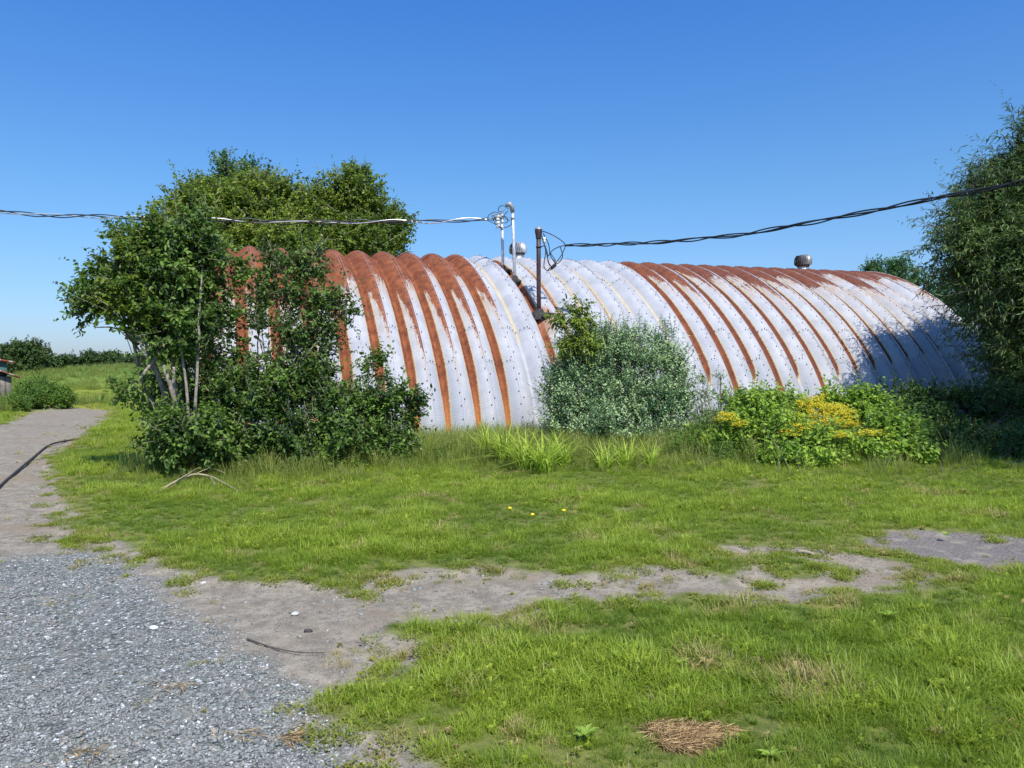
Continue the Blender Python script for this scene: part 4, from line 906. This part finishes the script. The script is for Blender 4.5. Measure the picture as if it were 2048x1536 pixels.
plant('willow_tree', 'second willow whose crown reaches in from beyond the right edge of the view', 'willow tree', np.array([11.6, 10.8, 0]),
      [(2620, 300, 250, 180, 10), (2480, 240, 160, 150, 10.1), (2640, 180, 200, 150, 10), (2285, 320, 115, 115, 11.3), (2430, 420, 160, 130, 10.8), (2560, 110, 230, 170, 8), (2680, 220, 260, 200, 8.6), (2480, 330, 180, 190, 12), (2700, 450, 260, 220, 10.6), (2500, 560, 160, 170, 12.4)], clusters=60, twigs=9, leaves=13, tl=.5, leaf=(.15, .028), shape=4, mats=('willow',), bark='bark_dark', stems=3, stem_r=.12, crad=.34, seed=41, droop=.2, up=.4, shell=.2)

# goldenrod
def goldenrod(seed, h):
    r = np.random.default_rng(seed); root = empty('goldenrod', (0, 0, 0)); mb = MB()
    mb.tube([(0, 0, -.03), (r.normal(0, .02), r.normal(0, .02), h * .5), (r.normal(0, .04), r.normal(0, .04), h)], [.005, .004, .002], 4, False); mb.build('stem', M['stem'], root)
    n = 110; z = r.uniform(.12, .93, n) * h; a = r.uniform(0, 6.28, n); D = np.stack([np.cos(a), np.sin(a), r.uniform(.0, .8, n)], 1)
    P = np.stack([0 * z, 0 * z, z], 1); leaf_mesh('leaves', P, D, norm(r.normal(0, .4, (n, 3)) + [0, 0, 1]), r.uniform(.06, .12, n), r.uniform(.010, .018, n), r.uniform(.1, .9, n), M['goldenrod'], root, 4)
    Ps = []; 
    for j in range(18):
        a0 = r.uniform(0, 6.28); L = r.uniform(.08, .18); z0 = h * r.uniform(.82, 1.0); m = 26; f = np.linspace(.1, 1, m)
        Ps.append(np.stack([np.cos(a0) * L * f, np.sin(a0) * L * f, z0 + .06 * np.sin(f * 2.4)], 1) + r.normal(0, .009, (m, 3)))
    P = np.concatenate(Ps); n = len(P)
    leaf_mesh('flower_head', P, norm(r.normal(0, 1, (n, 3))), norm(r.normal(0, 1, (n, 3))), r.uniform(.013, .023, n), r.uniform(.012, .02, n), r.uniform(0, 1, n), M['flower'], root, 4)['kind'] = 'stuff'
    return root
gp = [goldenrod(60 + i, 1.0) for i in range(4)]
spots = [(x_, y_) for x_, y_ in [(1612, 800), (1625, 806), (1636, 798), (1648, 812), (1600, 815), (1590, 826), (1618, 822), (1632, 828), (1645, 832), (1660, 820), (1672, 815), (1685, 822), (1698, 828), (1705, 842), (1690, 845), (1676, 838), (1662, 842), (1650, 850), (1635, 845), (1615, 842), (1600, 850),
          (1575, 850), (1560, 845), (1585, 862), (1700, 862), (1682, 865), (1765, 848), (1780, 855), (1755, 862), (1438, 834), (1450, 829), (1464, 828), (1530, 862), (1478, 840), (1712, 875), (1725, 862), (1660, 810), (1640, 792), (1606, 806), (1690, 812)]]
def copy_tree(o, parent=None):
    c = o.copy(); COL.objects.link(c)
    if parent is not None: c.parent = parent
    for ch in [q for q in COL.objects if q.parent == o]: copy_tree(ch, c)
    return c
for i, (px_, py_) in enumerate(spots):
    Yl = 11.9 + ((i * 7) % 5) * .16 - (py_ - 800) * .018; p = W(px_, py_, Yl); z_ = p[2]
    o = gp[i] if i < 4 else copy_tree(gp[i % 4])
    o.location = (p[0], p[1], 0); s_ = z_ / 1.0; o.scale = (1.1, 1.1, s_); o.rotation_euler = (0, 0, i * 2.4)
    if 29 <= i <= 33: tag(o, 'yellow goldenrod in the small separate clump left of the main patch', 'goldenrod', 'goldenrod left of the brambles')
    elif 26 <= i <= 28: tag(o, 'yellow goldenrod at the right of the patch near the willow shade', 'goldenrod', 'goldenrod near the willow')
    else: tag(o, 'tall yellow goldenrod flowering in the dense patch among the brambles', 'goldenrod', 'goldenrod in the main patch')
# daylilies
def lily(seed):
    V_, q_, T_l = blades(60, .10, .35, .75, .022, .75, seed, 5); 
    return mesh_data('daylily_clump', V_, [q_], {'tint': np.clip(T_l + .1, 0, 1)}, M['lily'])
lm = [lily(80 + i) for i in range(3)]
for i, (px_, py_, s_, lab) in enumerate(((975, 905, .85, 'yellowish daylily clump nearest the rusty stripes'), (1015, 915, .95, 'broad yellow green daylily clump left of the silvery shrub'), (1050, 925, .9, 'daylily clump beside the broad yellow green one, at its right'),
        (1090, 930, .85, 'daylily clump before the shadow of the silvery shrub'), (1125, 925, .75, 'arching daylily clump under the left edge of the silvery shrub'), (1210, 928, .6, 'small daylily clump in front of the silvery shrub'), (1255, 925, .7, 'arching daylily clump in front of the middle of the silvery shrub'),
        (1300, 925, .55, 'short daylily clump near the right end of the silvery shrub'), (850, 905, .55, 'small yellow daylily clump by the rightmost dark bush'), (1415, 905, .8, 'upright daylily clump right of the silvery shrub'), (1450, 900, .8, 'upright daylily clump beside the brambles'))):
    p = G(px_, py_ + 14); s_ *= 1.25; o = link('daylily_clump', lm[i % 3], None, p); o.scale = (s_, s_, s_ * .95); o.rotation_euler = (0, 0, i * 1.7); tag(o, lab, 'daylily')

# lawn weeds, dandelions, straw
def rosette(seed, L=.055, n=10):
    r = np.random.default_rng(seed); a = np.arange(n) * 2.4; D = np.stack([np.cos(a), np.sin(a), r.uniform(.3, 1.0, n)], 1)
    me_o = leaf_mesh('broadleaf_weed', np.zeros((n, 3)), D, np.tile([0, 0, 1.0], (n, 1)), r.uniform(.7, 1.2, n) * L, r.uniform(.35, .5, n) * L, r.uniform(.4, 1, n), M['weed'], None, 6); return me_o
ros = rosette(90); ros.location = G(1360, 1338) + [0, 0, .02]; tag(ros, 'pale green broadleaf weed in the middle of the near lawn', 'weed')
for i, (px_, py_, lab) in enumerate(((1478, 1362, 'broadleaf weed right of the pale one in the near lawn'), (1240, 1322, 'small broadleaf weed left of the pale one in the near lawn'), (1545, 1525, 'broadleaf weed near the bottom edge of the lawn'), (1170, 1482, 'broadleaf weed left of the dry straw patch'),
        (1890, 1075, 'flat weed at the edge of the old asphalt'), (1640, 1385, 'broadleaf weed in the darker grass toward the right'), (1200, 1065, 'broadleaf weed in the far lawn below the daylilies'), (1780, 1240, 'broadleaf weed in the grass below the old asphalt'))):
    o = ros.copy(); COL.objects.link(o); o.location = G(px_, py_) + [0, 0, .02]; o.rotation_euler = (0, 0, i * 1.3); s_ = .75 + .1 * (i % 4); o.scale = (s_, s_, s_); tag(o, lab, 'weed')
dl = []
for i, (px_, py_, lab) in enumerate(((1020, 1042, 'yellow dandelion, leftmost in the far lawn'), (1065, 1056, 'yellow dandelion lowest of the few in the lawn'), (1128, 1047, 'yellow dandelion, rightmost in the far lawn'))):
    p = G(px_, py_); root = empty('dandelion', p); tag(root, lab, 'dandelion')
    mb = MB(); mb.tube([(0, 0, -.02), (.005, 0, .06), (.0, 0, .11)], .002, 4, False); mb.build('stem', M['stem'], root)
    mb = MB(); mb.lathe([(.001, .105), (.016, .112), (.019, .12), (.012, .128), (.001, .13)], (0, 0, 0), 10); mb.build('flower', M['dandelion'], root, True)
def straw(px_, py_, rx, ry, n, seed, name, L0=.05, L1=.16):
    r = np.random.default_rng(seed); c = G(px_, py_); a = r.uniform(0, 6.28, n); q = np.sqrt(r.uniform(0, 1, n)) * (1 + .25 * np.sin(3 * a + seed))
    P = c + np.stack([np.cos(a) * q * rx, np.sin(a) * q * ry, r.uniform(-.002, .022, n)], 1); b = r.normal(0, 1.1, n) + .4
    D = np.stack([np.cos(b), np.sin(b), r.normal(0, .13, n)], 1)
    o = leaf_mesh(name, P, D, norm(r.normal(0, .4, (n, 3)) + [0, 0, 1]), r.uniform(L0, L1, n), r.uniform(.0015, .003, n), r.uniform(0, 1, n), M['straw'], None, 4); tag(o, kind='stuff')
straw(1375, 1475, .155, .10, 3600, 1, 'dry_straw', .02, .08)
for px_, py_, rx, ry, n, sd in ((1420, 1415, .08, .05, 200, 2), (575, 1480, .05, .03, 60, 3), (340, 1375, .07, .04, 26, 4), (1650, 1255, .08, .05, 130, 5), (1960, 1445, .14, .08, 350, 6), (330, 980, .3, .12, 300, 7), (170, 1515, .10, .04, 35, 8), (1790, 1290, .08, .05, 120, 9), (470, 1475, .1, .03, 25, 10), (1640, 945, .5, .15, 200, 12), (1000, 945, .5, .15, 300, 13)):
    straw(px_, py_, rx, ry, n, sd, 'dry_straw', .03, .09)
# hose, fallen branches, sticks
def rod(name, pts, r0, r1, label, cat, mat, n=40, extra=()):
    P = spline([G(*p[:2]) + [0, 0, p[2]] for p in pts], n); root_o = P[0].copy()
    mb = MB(); mb.tube(P - root_o, np.linspace(r0, r1, n), 7)
    for e_ in extra: mb.tube(spline([G(*p[:2]) + [0, 0, p[2]] for p in e_], 14) - root_o, np.linspace(r1 * 1.1, r1 * .4, 14), 5)
    o = mb.build(name, M[mat], None, True, root_o); tag(o, label, cat); return o
rod('hose', [(-60, 1030, .0), (0, 972, .0), (25, 950, .0), (50, 930, .01), (70, 912, .0), (95, 892, .0), (120, 885, .01), (165, 876, -.01)], .019, .017, 'dark hose lying across the dirt track at the left', 'hose', 'hose', 60)
rod('fallen_branch', [(305, 993, .01), (345, 975, .05), (385, 962, .08), (420, 962, .06), (455, 975, .03), (480, 984, .0)], .018, .008, 'bleached dead branch lying in the grass before the big shrub', 'branch', 'deadwood', 30,
    ([(385, 962, .07), (420, 955, .12), (450, 962, .10)], [(345, 975, .05), (372, 966, .1), (400, 955, .14)], [(420, 962, .06), (430, 972, .02), (445, 985, .0)]))
rod('stick', [(495, 1272, -.015), (545, 1290, -.012), (600, 1300, -.012), (650, 1301, -.01)], .0045, .002, 'thin dark stick lying where the gravel meets the dirt', 'stick', 'bark_dark', 24)
rod('stick', [(1596, 1101, -.01), (1612, 1104, .0), (1628, 1106, -.01)], .016, .012, 'short pale stick on the bare path by the green patch', 'stick', 'deadwood', 10)

# ------------------------------------------------------------------ left background
# shed
def shed():
    Y0 = 35.0; cn = W(24, 800, Y0); cn[2] = 0; root = empty('shed', cn); tag(root, 'low grey wooden shed with a rusty metal roof at the left edge', 'shed')
    root.rotation_euler = (0, 0, R(34)); ca, sa = math.cos(R(34)), math.sin(R(34))
    wood = simple('grey_weathered_board', (.17, .15, .13), .9, 0, .3, 6); teal = simple('faded_teal_paint', (.06, .14, .13), .7, 0, .2, 5)
    t = NT('streaked_rust_roof'); wv = t.n('ShaderNodeTexWave'); t.l(t.pos(), wv.inputs['Vector']); wv.inputs['Scale'].default_value = .9; wv.inputs['Distortion'].default_value = 3
    t.l(t.mix(t.step(wv.outputs[1], .6, .8), (.30, .075, .04), (.5, .45, .44)), t.b.inputs['Base Color']); t.b.inputs['Roughness'].default_value = .7; rm = t.m
    zt = W(24, 753, Y0)[2]; n = 22; wd = .22
    for i in range(n):
        mb = MB(); mb.box((-wd * (i + .5), rng.uniform(-.006, .006), zt / 2), (wd * .94, .03, zt)); mb.build('board', wood, root)
    mb = MB(); mb.box((-.015, 2.0, zt / 2), (.03, 3.94, zt)); mb.build('side_wall', wood, root)
    mb = MB(); mb.box((-n * wd / 2, 4.0, zt / 2), (n * wd, .03, zt)); mb.build('back_wall', wood, root)
    def slab(P, th):
        P = np.array(P, float); mb = MB(); mb.add(np.vstack([P, P - [0, 0, th]]), [[0, 1, 2, 3], [7, 6, 5, 4], [0, 4, 5, 1], [1, 5, 6, 2], [2, 6, 7, 3], [3, 7, 4, 0]]); return mb.build('roof', rm, root)
    slab([(.35, -.3, zt - .02), (.35, 4.2, zt - .02), (-1.6, 4.2, zt + .75), (-1.6, -.3, zt + .75)], .06)
    zu = W(20, 722, Y0)[2]
    mb = MB(); mb.box((-2.6, 2.2, zu / 2 + .3), (4.9, 3.4, zu - .6)); mb.build('upper_wall', teal, root)
    slab([(.15, .3, zu - .02), (.15, 4.1, zu - .02), (-2.6, 4.1, zu + .55), (-2.6, .3, zu + .55)], .08)
shed()
plant('field_tree', 'round leafy tree beyond the shed at the left edge', 'tree', (W(45, 740, 62)[0], 62, 0), [(45, 710, 34, 20, 62), (70, 715, 22, 16, 62), (15, 712, 24, 16, 62), (50, 735, 44, 20, 62), (60, 695, 14, 9, 62, .6), (88, 705, 8, 6, 62, .3)],
      clusters=44, twigs=7, leaves=10, tl=.5, leaf=(.22, .15), shape=4, mats=('far_leaf',), bark='bark_dark', stems=1, stem_r=.2, crad=.4, seed=50, tint0=.35, twig_r=.02)
hed = [(115, 736, 16, 13), (135, 730, 8, 9), (160, 732, 12, 10), (180, 726, 12, 12), (205, 734, 24, 12), (240, 732, 26, 12), (225, 722, 10, 6), (275, 733, 26, 12), (310, 734, 26, 12), (95, 742, 20, 14)]
hl = ['low shrub in the hedge just right of the round field tree', 'thin vine covered shrub under the metal frame', 'sparse shrub in the middle under the metal frame', 'pointed dark shrub at the right end of the metal frame', 'hedge shrub right of the pointed one on the horizon', 'long dark hedge shrub on the horizon', 'tall bump in the far hedge behind the mound',
      'hedge shrub left of the leaning shrub on the horizon', 'hedge shrub partly hidden by the leaning shrub', 'weedy shrub between the shed and the mound']
for i, (px_, py_, rx, ry) in enumerate(hed):
    plant('hedge_shrub', hl[i], 'shrub', (W(px_, 745, 76)[0], 76, .2), [(px_, py_ - 4, rx, ry * 1.1, 76)], clusters=int(22 + rx * 1.6), twigs=6, leaves=8, tl=.5, leaf=(.28, .18), shape=4, mats=('far_leaf',), bark='bark_dark', stems=3, stem_r=.06, crad=.4, seed=100 + i, tint0=.18, twig_r=.02, group='shrubs of the far hedge')
for i, (px_, py_, rx, ry, Yl, lab) in enumerate(((75, 785, 34, 26, 33, 'rounded green bush beside the shed'), (105, 790, 30, 18, 32.5, 'low bush at the start of the dirt track'), (50, 800, 30, 20, 31, 'weedy yellow green bush before the shed wall'), (25, 815, 26, 12, 29, 'low weeds bush at the left edge below the shed'), (128, 798, 10, 10, 31.5, 'small bush at the bend of the track'))):
    plant('field_bush', lab, 'bush', (W(px_, 800, Yl)[0], Yl, 0), [(px_, py_, rx * 1.15, ry * 1.2, Yl), (px_ - rx * .4, py_ + ry * .4, rx * .7, ry * .6, Yl - .4)], clusters=34, twigs=6, leaves=8, tl=.25, leaf=(.11, .06), shape=4, mats=('goldenrod',), bark='stem', stems=4, stem_r=.02, crad=.2, seed=120 + i, tint0=.35 if i in (2, 3) else .6, twig_r=.01)
# metal frame on the horizon
fr = empty('metal_frame', W(150, 745, 78)); tag(fr, 'thin rusty truss frame of an old implement on the horizon behind the mound', 'metal frame'); lo = local(fr)
fm = simple('frame_steel', (.30, .30, .31), .6, .2, .2)
q = lambda x_, y_: W(x_, y_, 78) - lo
mb = MB(); mb.tube([q(78, 716), q(172, 715)], .045, 6); mb.build('top_rail', fm, fr)
mb = MB(); mb.tube([q(78, 735), q(172, 734)], .04, 6); mb.build('bottom_rail', fm, fr)
for x_ in (80, 104, 128, 150, 170):
    mb = MB(); mb.tube([q(x_, 716), q(x_, 745) - [0, 0, .3]], .04, 6); mb.build('post', fm, fr)
for x0, x1 in ((80, 104), (128, 104), (128, 150), (170, 150)):
    mb = MB(); mb.tube([q(x0, 716), q(x1, 734)], .03, 5); mb.build('brace', fm, fr)
